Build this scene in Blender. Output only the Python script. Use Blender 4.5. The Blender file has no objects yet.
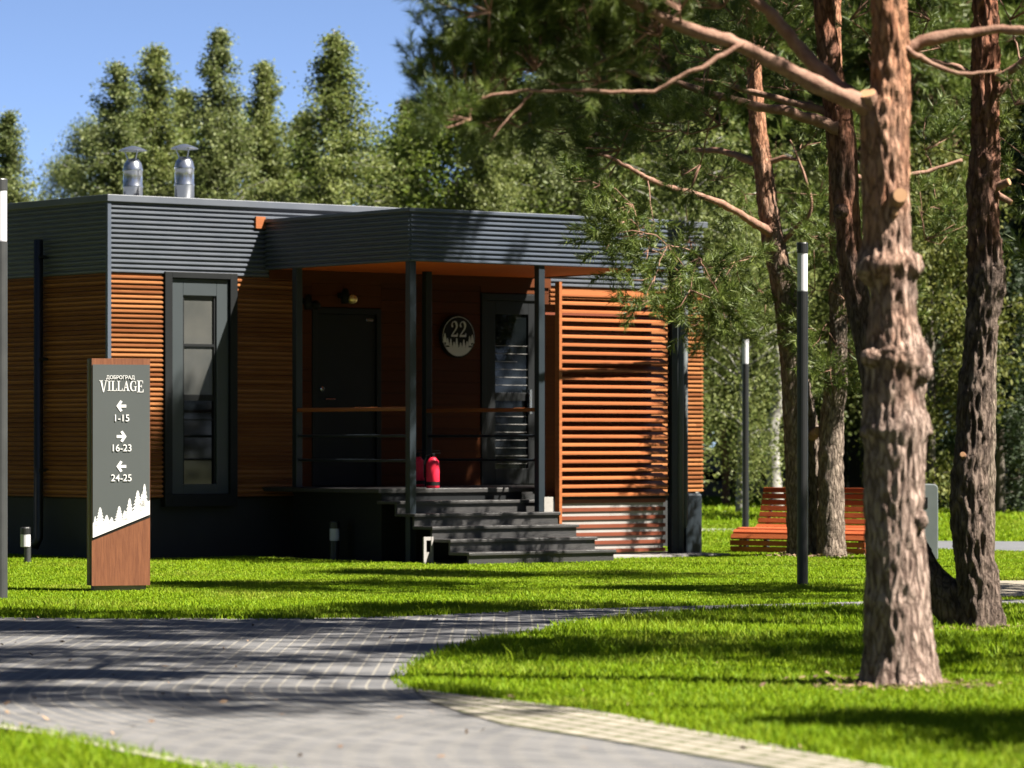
import bpy, math, random
import numpy as np
from mathutils import Vector, Matrix, noise as mnoise

S = bpy.context.scene
COL = S.collection
R = math.radians
random.seed(7)
RNG = np.random.default_rng(7)

# ------------------------------------------------------------------ camera
F = 3840.0            # focal length in pixels (135 mm on a 36 mm sensor, 1024 px wide)
EYE = 1.35            # eye height
HOR = 442.0           # picture row of the horizon
cd = bpy.data.cameras.new('camera')
cam = bpy.data.objects.new('camera', cd)
COL.objects.link(cam)
cd.lens = 135.0; cd.sensor_width = 36.0; cd.sensor_fit = 'HORIZONTAL'
cam.location = (0, 0, EYE); cam.rotation_euler = (R(90), 0, 0)
cd.shift_y = (HOR - 384.0) / 1024.0
cd.clip_start = 0.5; cd.clip_end = 3000
cd.dof.use_dof = True; cd.dof.focus_distance = 34.0; cd.dof.aperture_fstop = 3.4
S.camera = cam

# ------------------------------------------------------------------ light
SUN_EL = R(51.5)
SXY = Vector((.94, -.34)).normalized()
SUN = Vector((SXY.x * math.cos(SUN_EL), SXY.y * math.cos(SUN_EL), math.sin(SUN_EL)))
W = bpy.data.worlds.new('World'); S.world = W; W.use_nodes = True
nt = W.node_tree; nt.nodes.clear()
wo = nt.nodes.new('ShaderNodeOutputWorld'); bg = nt.nodes.new('ShaderNodeBackground')
sk = nt.nodes.new('ShaderNodeTexSky'); sk.sky_type = 'NISHITA'; sk.sun_disc = False
sk.sun_elevation = SUN_EL; sk.sun_rotation = math.atan2(SXY.x, SXY.y)
sk.air_density = 0.23; sk.dust_density = 0.3; sk.ozone_density = 0.6; sk.altitude = 300
nt.links.new(sk.outputs[0], bg.inputs[0]); nt.links.new(bg.outputs[0], wo.inputs[0])
bg.inputs[1].default_value = 0.05
ld = bpy.data.lights.new('sun', 'SUN'); ld.energy = 5.0; ld.angle = R(0.53); ld.color = (1.0, .93, .82)
sun = bpy.data.objects.new('sun', ld); COL.objects.link(sun)
sun.rotation_euler = (-SUN).to_track_quat('-Z', 'Y').to_euler(); sun.location = (20, -5, 30)
S.view_settings.view_transform = 'Standard'; S.view_settings.look = 'None'
S.view_settings.exposure = 2.37; S.view_settings.gamma = 1.0
S.cycles.max_bounces = 6; S.cycles.transparent_max_bounces = 6
S.cycles.diffuse_bounces = 2; S.cycles.glossy_bounces = 3
S.cycles.sample_clamp_indirect = 6.0

# ------------------------------------------------------------------ picture <-> ground helpers
def P(px, py, Y):
    return Vector(((px - 512) / F * Y, Y, EYE - (py - HOR) / F * Y))
def G(px, py, z=0.0):
    Y = F * (EYE - z) / (py - HOR)
    return Vector(((px - 512) / F * Y, Y, z))

# ------------------------------------------------------------------ materials
K = .45     # common albedo scale, paired with the exposure above
def mat(name, c1, c2=None, scale=8.0, stretch=(1, 1, 1), rough=.6, spec=.4, metal=0.0, bump=0.0, bscale=None,
        transl=0.0, island=0.0, detail=4.0, emit=None, tcol=None, c3=None):
    k = K if metal < .5 else 1.0
    c1 = tuple(x * k for x in c1); c2 = c2 and tuple(x * k for x in c2); c3 = c3 and tuple(x * k for x in c3)
    m = bpy.data.materials.new(name); m.use_nodes = True
    n = m.node_tree.nodes; l = m.node_tree.links; n.clear()
    out = n.new('ShaderNodeOutputMaterial'); bs = n.new('ShaderNodeBsdfPrincipled')
    bs.inputs['Roughness'].default_value = rough; bs.inputs['Metallic'].default_value = metal
    bs.inputs['Specular IOR Level'].default_value = spec
    tc = n.new('ShaderNodeTexCoord'); mp = n.new('ShaderNodeMapping'); mp.inputs['Scale'].default_value = stretch
    l.new(tc.outputs['Object'], mp.inputs['Vector'])
    nz = n.new('ShaderNodeTexNoise'); nz.inputs['Scale'].default_value = scale; nz.inputs['Detail'].default_value = detail
    l.new(mp.outputs[0], nz.inputs['Vector'])
    col = None
    if c2 is not None:
        rp = n.new('ShaderNodeValToRGB')
        rp.color_ramp.elements[0].position = .32; rp.color_ramp.elements[1].position = .68
        rp.color_ramp.elements[0].color = (*c1, 1); rp.color_ramp.elements[1].color = (*c2, 1)
        if c3 is not None:
            e = rp.color_ramp.elements.new(.5); e.color = (*c3, 1)
        fac = nz.outputs['Fac']
        if island > 0:
            ge = n.new('ShaderNodeNewGeometry'); mx = n.new('ShaderNodeMix'); mx.data_type = 'FLOAT'
            mx.inputs[0].default_value = island
            l.new(nz.outputs['Fac'], mx.inputs[2]); l.new(ge.outputs['Random Per Island'], mx.inputs[3])
            fac = mx.outputs[0]
        l.new(fac, rp.inputs[0]); col = rp.outputs[0]
        l.new(col, bs.inputs['Base Color'])
    else:
        bs.inputs['Base Color'].default_value = (*c1, 1)
    if bump > 0:
        nb = n.new('ShaderNodeTexNoise'); nb.inputs['Scale'].default_value = bscale or scale * 3; nb.inputs['Detail'].default_value = 5
        l.new(mp.outputs[0], nb.inputs['Vector'])
        bp = n.new('ShaderNodeBump'); bp.inputs['Strength'].default_value = bump; bp.inputs['Distance'].default_value = .02
        l.new(nb.outputs['Fac'], bp.inputs['Height']); l.new(bp.outputs[0], bs.inputs['Normal'])
    if emit:
        bs.inputs['Emission Color'].default_value = (*emit[:3], 1); bs.inputs['Emission Strength'].default_value = emit[3]
    if transl > 0:
        tr = n.new('ShaderNodeBsdfTranslucent'); ms = n.new('ShaderNodeMixShader'); ms.inputs[0].default_value = transl
        if tcol: tr.inputs[0].default_value = (*tcol, 1)
        elif col: l.new(col, tr.inputs[0])
        else: tr.inputs[0].default_value = (*c1, 1)
        l.new(bs.outputs[0], ms.inputs[1]); l.new(tr.outputs[0], ms.inputs[2]); l.new(ms.outputs[0], out.inputs[0])
    else:
        l.new(bs.outputs[0], out.inputs[0])
    return m

M = {}
M['rib_metal'] = mat('ribbed_metal', (.115, .132, .165), (.145, .162, .195), 3, rough=.42, spec=.5)
M['fascia'] = mat('fascia_metal', (.085, .107, .15), (.11, .132, .175), 3, rough=.4, spec=.5)
M['panel'] = mat('anthracite_panel', (.052, .065, .072), (.06, .074, .082), 2, rough=.4, spec=.45)
M['dark'] = mat('dark_paint', (.009, .011, .013), (.013, .015, .017), 4, rough=.5, spec=.22)
M['post'] = mat('post_metal', (.018, .028, .038), (.024, .035, .046), 5, rough=.42, spec=.35)
M['pipe'] = mat('pipe_metal', (.10, .12, .13), (.12, .14, .15), 4, rough=.6, spec=.2)
M['plinth'] = mat('plinth', (.016, .018, .021), (.024, .026, .029), 2.5, rough=.7, bump=.1)
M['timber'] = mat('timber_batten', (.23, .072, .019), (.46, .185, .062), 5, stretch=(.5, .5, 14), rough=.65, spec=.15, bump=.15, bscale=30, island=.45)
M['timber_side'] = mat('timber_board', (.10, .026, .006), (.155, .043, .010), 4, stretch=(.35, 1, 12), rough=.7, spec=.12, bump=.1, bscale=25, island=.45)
M['louvre'] = mat('louvre_timber', (.36, .10, .024), (.50, .16, .045), 4, stretch=(.5, 1, 10), rough=.5, bump=.1, bscale=25, island=.4)
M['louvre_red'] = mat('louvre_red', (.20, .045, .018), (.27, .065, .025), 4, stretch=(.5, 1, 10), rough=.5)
M['soffit'] = mat('soffit_timber', (.85, .145, .02), (.97, .20, .035), 4, stretch=(.5, 8, 1), rough=.6, spec=.2)
M['deck'] = mat('deck_board', (.028, .028, .030), (.055, .053, .052), 6, stretch=(.4, 3, 3), rough=.48, spec=.5, bump=.2, bscale=40)
M['lit_panel'] = mat('pale_panel', (.40, .38, .36), (.46, .44, .42), 3, rough=.7)
M['concrete'] = mat('concrete', (.33, .31, .29), (.45, .43, .40), 6, rough=.85, bump=.2)
M['glass_dark'] = mat('dark_glass', (.006, .008, .009), rough=.04, spec=.38)
M['blind'] = mat('frosted_glass', (.075, .08, .078), (.12, .12, .112), 2, rough=.14, spec=.45)
M['steel'] = mat('flue_steel', (.48, .50, .53), (.55, .56, .58), 5, rough=.22, metal=.95)
M['white'] = mat('white_lens', (.80, .80, .86), rough=.35, spec=.5)
M['ink'] = mat('white_lettering', (1.05, 1.05, 1.04), rough=.6)
M['sign_grey'] = mat('sign_grey', (.088, .102, .102), (.095, .109, .109), 2, rough=.55)
M['sign_wood'] = mat('sign_wood', (.20, .062, .022), (.30, .105, .04), 7, stretch=(9, 9, .7), rough=.55, bump=.12, bscale=20)
M['sign_dark'] = mat('sign_edge', (.02, .018, .014), rough=.6)
M['ochre'] = mat('sign_edge_strip', (.28, .20, .08), rough=.6)
M['lamp_black'] = mat('lamp_black', (.012, .013, .015), (.018, .019, .021), 6, rough=.42, spec=.5)
M['lamp_grey'] = mat('lamp_grey', (.045, .048, .05), (.06, .063, .064), 6, rough=.45, spec=.5)
M['bench'] = mat('bench_slat', (.50, .105, .032), (.66, .17, .055), 5, stretch=(1, 6, 6), rough=.45, bump=.1, island=.4)
M['red'] = mat('extinguisher_red', (1.2, .03, .09), (1.35, .045, .11), 3, rough=.45, spec=.25)
M['black'] = mat('black_rubber', (.01, .01, .01), rough=.6, spec=.15)
M['brass'] = mat('lamp_brass', (.75, .55, .28), rough=.3, metal=.6)
M['bin'] = mat('bin_grey', (.17, .20, .205), (.20, .23, .235), 5, rough=.5)
M['shed_dark'] = mat('shed_timber', (.008, .008, .010), (.014, .014, .016), 3, rough=.8)
M['roof_pale'] = mat('shed_roof', (.30, .29, .28), (.38, .37, .36), 3, rough=.7)
M['stump'] = mat('cut_wood', (.62, .33, .16), (.72, .42, .22), 10, rough=.8)

# bark: orange flaky bark high up, grey furrowed bark low down (a pine's own colours)
def bark(name, low1, low2, high1, high2, z0, z1, bump=.9, ks=(1, 1, .28), scale=22):
    m = bpy.data.materials.new(name); m.use_nodes = True
    low1, low2, high1, high2 = [tuple(x * .70 for x in c) for c in (low1, low2, high1, high2)]
    n = m.node_tree.nodes; l = m.node_tree.links
    bs = n['Principled BSDF']; bs.inputs['Roughness'].default_value = .85; bs.inputs['Specular IOR Level'].default_value = .2
    tc = n.new('ShaderNodeTexCoord'); mp = n.new('ShaderNodeMapping'); mp.inputs['Scale'].default_value = ks
    l.new(tc.outputs['Object'], mp.inputs[0])
    nz = n.new('ShaderNodeTexNoise'); nz.inputs['Scale'].default_value = scale; nz.inputs['Detail'].default_value = 6; nz.inputs['Roughness'].default_value = .65
    l.new(mp.outputs[0], nz.inputs['Vector'])
    def ramp(a, b):
        r = n.new('ShaderNodeValToRGB'); r.color_ramp.elements[0].position = .36; r.color_ramp.elements[1].position = .62
        r.color_ramp.elements[0].color = (*a, 1); r.color_ramp.elements[1].color = (*b, 1); l.new(nz.outputs['Fac'], r.inputs[0]); return r
    lo = ramp(low1, low2); hi = ramp(high1, high2)
    sx = n.new('ShaderNodeSeparateXYZ'); l.new(tc.outputs['Object'], sx.inputs[0])
    mr = n.new('ShaderNodeMapRange'); mr.inputs[1].default_value = z0; mr.inputs[2].default_value = z1
    n2 = n.new('ShaderNodeTexNoise'); n2.inputs['Scale'].default_value = 3.0; n2.inputs['Detail'].default_value = 4
    l.new(tc.outputs['Object'], n2.inputs['Vector'])
    ma = n.new('ShaderNodeMath'); ma.operation = 'MULTIPLY_ADD'; ma.inputs[1].default_value = 3.2; ma.inputs[2].default_value = -1.6
    l.new(n2.outputs['Fac'], ma.inputs[0])
    ad = n.new('ShaderNodeMath'); ad.operation = 'ADD'; l.new(sx.outputs[2], ad.inputs[0]); l.new(ma.outputs[0], ad.inputs[1])
    l.new(ad.outputs[0], mr.inputs[0])
    mx = n.new('ShaderNodeMix'); mx.data_type = 'RGBA'
    l.new(mr.outputs[0], mx.inputs[0]); l.new(lo.outputs[0], mx.inputs[6]); l.new(hi.outputs[0], mx.inputs[7])
    vo = n.new('ShaderNodeTexVoronoi'); vo.inputs['Scale'].default_value = scale * .9; vo.feature = 'DISTANCE_TO_EDGE'
    mpv = n.new('ShaderNodeVectorMath'); mpv.operation = 'ADD'
    sc = n.new('ShaderNodeVectorMath'); sc.operation = 'SCALE'; sc.inputs[3].default_value = .06
    l.new(nz.outputs['Color'], sc.inputs[0]); l.new(mp.outputs[0], mpv.inputs[0]); l.new(sc.outputs[0], mpv.inputs[1])
    l.new(mpv.outputs[0], vo.inputs['Vector'])
    cr = n.new('ShaderNodeValToRGB'); cr.color_ramp.elements[0].position = .0; cr.color_ramp.elements[0].color = (.28, .24, .22, 1); cr.color_ramp.elements[1].position = .16
    l.new(vo.outputs['Distance'], cr.inputs[0])
    ck = n.new('ShaderNodeMix'); ck.data_type = 'RGBA'; ck.blend_type = 'MULTIPLY'; ck.inputs[0].default_value = .85
    l.new(mx.outputs[2], ck.inputs[6]); l.new(cr.outputs[0], ck.inputs[7]); l.new(ck.outputs[2], bs.inputs['Base Color'])
    m2 = n.new('ShaderNodeMath'); m2.operation = 'ADD'; l.new(nz.outputs['Fac'], m2.inputs[0]); l.new(vo.outputs['Distance'], m2.inputs[1])
    bp = n.new('ShaderNodeBump'); bp.inputs['Strength'].default_value = bump; bp.inputs['Distance'].default_value = .05
    l.new(m2.outputs[0], bp.inputs['Height']); l.new(bp.outputs[0], bs.inputs['Normal'])
    return m
M['bark_near'] = bark('pine_bark', (.16, .105, .085), (.44, .33, .275), (.30, .13, .07), (.46, .24, .14), 1.7, 3.4)
M['bark_twin'] = bark('pine_bark_furrowed', (.075, .052, .042), (.21, .155, .125), (.26, .10, .055), (.40, .175, .105), 2.4, 4.2, bump=1.0)
M['bark_mid'] = bark('pine_bark_mid', (.12, .09, .07), (.30, .24, .19), (.30, .13, .07), (.48, .24, .14), 3.0, 5.0)
M['limb'] = mat('pine_limb', (.26, .12, .075), (.42, .24, .16), 18, rough=.8, bump=.3)
M['twig'] = mat('pine_twig', (.20, .13, .09), (.34, .24, .17), 14, rough=.8)
M['bark_grey'] = mat('grey_bark', (.11, .09, .07), (.22, .19, .15), 12, stretch=(1, 1, .3), rough=.9, bump=.4)
M['bark_birch'] = mat('birch_bark', (.05, .05, .05), (.62, .60, .56), 4, stretch=(1, 1, 2.2), rough=.8, bump=.2, c3=(.45, .43, .40))
M['needle'] = mat('pine_needles', (.10, .165, .022), (.225, .28, .055), 1.2, rough=.5, spec=.3, transl=.25, island=.5)
M['needle_blue'] = mat('pine_needles_cool', (.095, .16, .022), (.23, .28, .055), 1.2, rough=.5, spec=.3, transl=.25, island=.5)
M['leaf_a'] = mat('birch_leaves', (.17, .235, .05), (.35, .395, .115), .7, rough=.55, spec=.3, transl=.4, island=.5)
M['leaf_b'] = mat('poplar_leaves', (.155, .215, .055), (.32, .365, .125), .7, rough=.55, spec=.3, transl=.35, island=.5)
M['leaf_c'] = mat('lime_green_leaves', (.12, .19, .025), (.24, .31, .05), .7, rough=.55, spec=.3, transl=.45, island=.5)
M['leaf_dark'] = mat('dark_needles', (.020, .042, .014), (.055, .085, .028), .9, rough=.6, spec=.25, transl=.2, island=.5)
M['leaf_olive'] = mat('olive_needles', (.11, .145, .02), (.24, .25, .05), .9, rough=.6, spec=.25, transl=.3, island=.5)
M['grass'] = mat('grass_blades', (.235, .42, .010), (.40, .56, .02), .5, rough=.6, spec=.12, transl=.42, island=.55, c3=(.31, .49, .014))
def dry_patches(m):
    n = m.node_tree.nodes; l = m.node_tree.links
    tc = n.new('ShaderNodeTexCoord'); nz = n.new('ShaderNodeTexNoise'); nz.inputs['Scale'].default_value = .55; nz.inputs['Detail'].default_value = 7; nz.inputs['Roughness'].default_value = .62
    l.new(tc.outputs['Object'], nz.inputs['Vector'])
    rp = n.new('ShaderNodeValToRGB'); rp.color_ramp.elements[0].position = .50; rp.color_ramp.elements[0].color = (0, 0, 0, 1); rp.color_ramp.elements[1].position = .74; rp.color_ramp.elements[1].color = (.6, .6, .6, 1)
    l.new(nz.outputs['Fac'], rp.inputs[0])
    ge = n.new('ShaderNodeNewGeometry'); mu = n.new('ShaderNodeMath'); mu.operation = 'MULTIPLY'; l.new(rp.outputs[0], mu.inputs[0]); l.new(ge.outputs['Random Per Island'], mu.inputs[1])
    for nd in [x for x in n if x.type in ('BSDF_PRINCIPLED', 'BSDF_TRANSLUCENT')]:
        i = nd.inputs['Base Color' if nd.type == 'BSDF_PRINCIPLED' else 'Color']; src = i.links[0].from_socket
        mx = n.new('ShaderNodeMix'); mx.data_type = 'RGBA'; mx.inputs[7].default_value = (.27, .22, .06, 1)
        l.new(mu.outputs[0], mx.inputs[0]); l.new(src, mx.inputs[6]); l.new(mx.outputs[2], i)
dry_patches(M['grass'])
M['soil'] = mat('lawn_soil', (.11, .14, .02), (.19, .21, .035), 2.5, rough=.95)

# ------------------------------------------------------------------ mesh builder
class MB:
    def __init__(s): s.v = []; s.f = []; s.sm = False
    def add(s, vs, fs):
        o = len(s.v); s.v += [tuple(p) for p in vs]; s.f += [tuple(i + o for i in f) for f in fs]; return s
    def box(s, x0, x1, y0, y1, z0, z1, ch=0.0):
        if x1 < x0: x0, x1 = x1, x0
        if y1 < y0: y0, y1 = y1, y0
        return s.add([(x0, y0, z0), (x1, y0, z0), (x1, y1, z0), (x0, y1, z0), (x0, y0, z1), (x1, y0, z1), (x1, y1, z1), (x0, y1, z1)],
                     [(0, 3, 2, 1), (4, 5, 6, 7), (0, 1, 5, 4), (1, 2, 6, 5), (2, 3, 7, 6), (3, 0, 4, 7)])
    def prism(s, poly, axis_pt):   # poly: list of 3-D points (ccw seen from the side extrusion comes from); axis_pt: extrusion vector
        n = len(poly); a = Vector(axis_pt)
        vs = [Vector(p) for p in poly] + [Vector(p) + a for p in poly]
        fs = [tuple(range(n))[::-1], tuple(range(n, 2 * n))] + [(i, (i + 1) % n, n + (i + 1) % n, n + i) for i in range(n)]
        return s.add(vs, fs)
    def tube(s, pts, rad, n=10, cap=True):
        pts = [Vector(p) for p in pts]
        if not isinstance(rad, (list, tuple)): rad = [rad] * len(pts)
        rings = []
        t0 = (pts[1] - pts[0]).normalized(); ref = Vector((0, 0, 1)) if abs(t0.z) < .9 else Vector((1, 0, 0))
        nx = t0.cross(ref).normalized()
        for i, p in enumerate(pts):
            t = (pts[min(i + 1, len(pts) - 1)] - pts[max(i - 1, 0)]).normalized()
            nx = (nx - t * nx.dot(t)).normalized(); ny = t.cross(nx)
            rings.append([p + (nx * math.cos(a) + ny * math.sin(a)) * rad[i] for a in [2 * math.pi * k / n for k in range(n)]])
        vs = [q for r in rings for q in r]; fs = []
        for i in range(len(pts) - 1):
            for k in range(n):
                fs.append((i * n + k, i * n + (k + 1) % n, (i + 1) * n + (k + 1) % n, (i + 1) * n + k))
        if cap:
            fs.append(tuple(range(n))[::-1]); fs.append(tuple((len(pts) - 1) * n + k for k in range(n)))
        return s.add(vs, fs)
    def lathe(s, prof, c=(0, 0, 0), n=20):   # prof: (r, z) bottom to top
        vs = []; fs = []
        for r, z in prof:
            for k in range(n):
                a = 2 * math.pi * k / n; vs.append((c[0] + r * math.cos(a), c[1] + r * math.sin(a), c[2] + z))
        for i in range(len(prof) - 1):
            for k in range(n):
                fs.append((i * n + k, i * n + (k + 1) % n, (i + 1) * n + (k + 1) % n, (i + 1) * n + k))
        fs.append(tuple(range(n))[::-1]); fs.append(tuple((len(prof) - 1) * n + k for k in range(n)))
        return s.add(vs, fs)
    def build(s, name, m, parent=None, smooth=False, bevel=0.0, org=None):
        me = bpy.data.meshes.new(name)
        o0 = Vector(org) if org is not None else Vector((0, 0, 0))
        me.from_pydata([tuple(Vector(p) - o0) for p in s.v], [], s.f); me.update()
        me.materials.append(m)
        if smooth: me.polygons.foreach_set('use_smooth', [True] * len(me.polygons))
        o = bpy.data.objects.new(name, me); COL.objects.link(o)
        if parent: o.parent = parent
        elif org is not None: o.location = o0
        if bevel > 0:
            b = o.modifiers.new('bevel', 'BEVEL'); b.width = bevel; b.segments = 2; b.limit_method = 'ANGLE'
        return o

def np_mesh(name, verts, faces, m, parent=None, smooth=False):
    verts = np.asarray(verts, dtype=np.float32); faces = np.asarray(faces, dtype=np.int32)
    k = faces.shape[1]; me = bpy.data.meshes.new(name)
    me.vertices.add(len(verts)); me.vertices.foreach_set('co', verts.ravel())
    me.loops.add(faces.size); me.loops.foreach_set('vertex_index', faces.ravel())
    me.polygons.add(len(faces)); me.polygons.foreach_set('loop_start', np.arange(0, faces.size, k, dtype=np.int32))
    me.update(calc_edges=True); me.validate()
    me.materials.append(m)
    if smooth: me.polygons.foreach_set('use_smooth', [True] * len(me.polygons))
    o = bpy.data.objects.new(name, me); COL.objects.link(o)
    if parent: o.parent = parent
    return o

def tag(o, label=None, cat=None, group=None, kind=None):
    if label: o['label'] = label
    if cat: o['category'] = cat
    if group: o['group'] = group
    if kind: o['kind'] = kind
    return o
def thing(name, label, cat, loc=(0, 0, 0), rz=0.0, group=None):
    o = bpy.data.objects.new(name, None); o.empty_display_size = .2; COL.objects.link(o)
    o.location = loc; o.rotation_euler = (0, 0, rz)
    return tag(o, label, cat, group)
def children(o): return [c for c in list(COL.objects) if c.parent == o]
def copy_tree(o, parent=None):
    c = o.copy(); COL.objects.link(c)
    if parent: c.parent = parent
    for ch in children(o): copy_tree(ch, c)
    return c

def font_mesh(body, size, depth=.003):
    cu = bpy.data.curves.new('lettering', 'FONT'); cu.body = body; cu.size = size; cu.extrude = depth; cu.offset = .0004
    cu.align_x = 'CENTER'; cu.align_y = 'BOTTOM_BASELINE'
    o = bpy.data.objects.new('lettering', cu); COL.objects.link(o)
    bpy.context.view_layer.update()
    me = bpy.data.meshes.new_from_object(o.evaluated_get(bpy.context.evaluated_depsgraph_get()))
    bpy.data.objects.remove(o); bpy.data.curves.remove(cu)
    return me

# ------------------------------------------------------------------ ground, paths, lawn
def poly_px(pts): return [G(x, y) for x, y in pts]
PATH = poly_px([(-260, 617), (0, 619), (150, 620.5), (300, 620.5), (400, 618), (500, 613.5), (620, 609), (740, 606), (900, 602), (1150, 600), (1400, 599),
                (1400, 602), (1150, 604.5), (960, 606.5), (860, 608), (760, 611.5), (690, 615), (620, 622), (550, 631), (490, 641), (440, 656), (410, 670),
                (400, 682), (412, 690), (430, 693.5), (506, 702.5), (600, 714), (701, 734.5), (750, 743.5), (870, 767), (1010, 796), (1150, 840), (1250, 900),
                (760, 900), (420, 810), (300, 784), (225, 773), (125, 754), (60, 741), (0, 732), (-120, 719), (-300, 703)])
STRIP = poly_px([(412, 691), (430, 694), (506, 703), (600, 714.5), (701, 735), (750, 744), (870, 768), (1010, 797),
                 (900, 799), (750, 768), (701, 760), (600, 742.5), (506, 728.5), (460, 715), (425, 702)])
def in_poly(px, py, poly):
    ins = np.zeros(len(px), bool); n = len(poly)
    for i in range(n):
        a = poly[i]; b = poly[(i + 1) % n]
        c = ((a.y > py) != (b.y > py))
        with np.errstate(divide='ignore', invalid='ignore'):
            xx = (b.x - a.x) * (py - a.y) / (b.y - a.y + 1e-12) + a.x
        ins ^= c & (px < xx)
    return ins
def band(px_pts_far, px_pts_near): return [G(x, y) for x, y in px_pts_far] + [G(x, y) for x, y in px_pts_near[::-1]]
SLAB = band([(930, 583), (1100, 582), (1300, 581)], [(930, 599), (1100, 598), (1300, 596)])
BACKPATH = band([(905, 541.5),  (1050, 542.5), (1400, 544)], [(905, 549),  (1050, 553), (1400, 560)])
STONES = band([(640, 529), (760, 531)], [(640, 532.5), (760, 534.5)])

gr = MB(); gr.box(-600, 600, -60, 900, -.30, 0)
tag(gr.build('ground', M['soil']), kind='structure')

def sheet(name, poly, m, z0, z1):
    b = MB(); b.prism([(p.x, p.y, z0) for p in poly], (0, 0, z1 - z0)); o = b.build(name, m); return o
def tri_sheet(name, poly, m, z):   # non-convex outline: triangulated sheet
    from mathutils.geometry import tessellate_polygon
    me = bpy.data.meshes.new(name); vs = [Vector((p.x, p.y, z)) for p in poly]
    t = tessellate_polygon([vs]); fs = []
    for a in t:
        n = (vs[a[1]] - vs[a[0]]).cross(vs[a[2]] - vs[a[0]])
        fs.append(a if n.z > 0 else a[::-1])
    me.from_pydata(vs, [], fs); me.update(); me.materials.append(m)
    o = bpy.data.objects.new(name, me); COL.objects.link(o); return o

def paver_mat(name, c1, c2, cj, polar=None, bw=.2, bh=.1, joint=.006, rot=0.0, patchy=.3):
    m = bpy.data.materials.new(name); m.use_nodes = True
    c1, c2, cj = [tuple(x * K for x in c) for c in (c1, c2, cj)]
    n = m.node_tree.nodes; l = m.node_tree.links; bs = n['Principled BSDF']
    bs.inputs['Roughness'].default_value = .8; bs.inputs['Specular IOR Level'].default_value = .3
    tc = n.new('ShaderNodeTexCoord'); vec = tc.outputs['Object']
    if polar:
        cx, cy, rr = polar
        sb = n.new('ShaderNodeVectorMath'); sb.operation = 'SUBTRACT'; sb.inputs[1].default_value = (cx, cy, 0); l.new(vec, sb.inputs[0])
        sx = n.new('ShaderNodeSeparateXYZ'); l.new(sb.outputs[0], sx.inputs[0])
        mn = n.new('ShaderNodeMath'); mn.operation = 'MINIMUM'; mn.inputs[1].default_value = 0; l.new(sx.outputs[1], mn.inputs[0])
        mxx = n.new('ShaderNodeMath'); mxx.operation = 'MAXIMUM'; mxx.inputs[1].default_value = 0; l.new(sx.outputs[1], mxx.inputs[0])
        c0 = n.new('ShaderNodeCombineXYZ'); l.new(sx.outputs[0], c0.inputs[0]); l.new(mn.outputs[0], c0.inputs[1])
        ln = n.new('ShaderNodeVectorMath'); ln.operation = 'LENGTH'; l.new(c0.outputs[0], ln.inputs[0])
        at = n.new('ShaderNodeMath'); at.operation = 'ARCTAN2'; l.new(mn.outputs[0], at.inputs[0])
        ng = n.new('ShaderNodeMath'); ng.operation = 'MULTIPLY'; ng.inputs[1].default_value = -1; l.new(sx.outputs[0], ng.inputs[0])
        l.new(ng.outputs[0], at.inputs[1])
        mu = n.new('ShaderNodeMath'); mu.operation = 'MULTIPLY_ADD'; mu.inputs[1].default_value = rr; l.new(at.outputs[0], mu.inputs[0]); l.new(mxx.outputs[0], mu.inputs[2])
        cb = n.new('ShaderNodeCombineXYZ'); l.new(mu.outputs[0], cb.inputs[0]); l.new(ln.outputs['Value'], cb.inputs[1]); vec = cb.outputs[0]
    else:
        mp = n.new('ShaderNodeMapping'); mp.inputs['Rotation'].default_value = (0, 0, rot); l.new(vec, mp.inputs[0]); vec = mp.outputs[0]
    br = n.new('ShaderNodeTexBrick'); br.inputs['Scale'].default_value = 1.0
    br.inputs['Brick Width'].default_value = bw; br.inputs['Row Height'].default_value = bh
    br.inputs['Mortar Size'].default_value = joint; br.inputs['Mortar Smooth'].default_value = .2; br.inputs['Bias'].default_value = 0
    br.inputs['Color1'].default_value = (*c1, 1); br.inputs['Color2'].default_value = (*c2, 1); br.inputs['Mortar'].default_value = (*cj, 1)
    l.new(vec, br.inputs['Vector'])
    nz = n.new('ShaderNodeTexNoise'); nz.inputs['Scale'].default_value = 1.3; nz.inputs['Detail'].default_value = 6
    l.new(tc.outputs['Object'], nz.inputs['Vector'])
    hs = n.new('ShaderNodeMix'); hs.data_type = 'RGBA'; hs.blend_type = 'MULTIPLY'; hs.inputs[0].default_value = patchy
    rp = n.new('ShaderNodeValToRGB'); rp.color_ramp.elements[0].position = .35; rp.color_ramp.elements[0].color = (.55, .55, .55, 1); rp.color_ramp.elements[1].position = .65
    l.new(nz.outputs['Fac'], rp.inputs[0]); l.new(br.outputs[0], hs.inputs[6]); l.new(rp.outputs[0], hs.inputs[7])
    n3 = n.new('ShaderNodeTexNoise'); n3.inputs['Scale'].default_value = 60; n3.inputs['Detail'].default_value = 3
    l.new(tc.outputs['Object'], n3.inputs['Vector'])
    l.new(hs.outputs[2], bs.inputs['Base Color'])
    sb2 = n.new('ShaderNodeMath'); sb2.operation = 'MULTIPLY_ADD'; sb2.inputs[1].default_value = -1.0
    l.new(br.outputs['Fac'], sb2.inputs[0])
    ns = n.new('ShaderNodeMath'); ns.operation = 'MULTIPLY'; ns.inputs[1].default_value = .25; l.new(n3.outputs['Fac'], ns.inputs[0]); l.new(ns.outputs[0], sb2.inputs[2])
    bp = n.new('ShaderNodeBump'); bp.inputs['Strength'].default_value = .6; bp.inputs['Distance'].default_value = .006
    l.new(sb2.outputs[0], bp.inputs['Height']); l.new(bp.outputs[0], bs.inputs['Normal'])
    return m
M['paver'] = paver_mat('grey_pavers', (.125, .128, .14), (.215, .213, .218), (.32, .30, .265), polar=(4.9, 21.2, 6.5), bw=.20, bh=.095, joint=.009)
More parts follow.
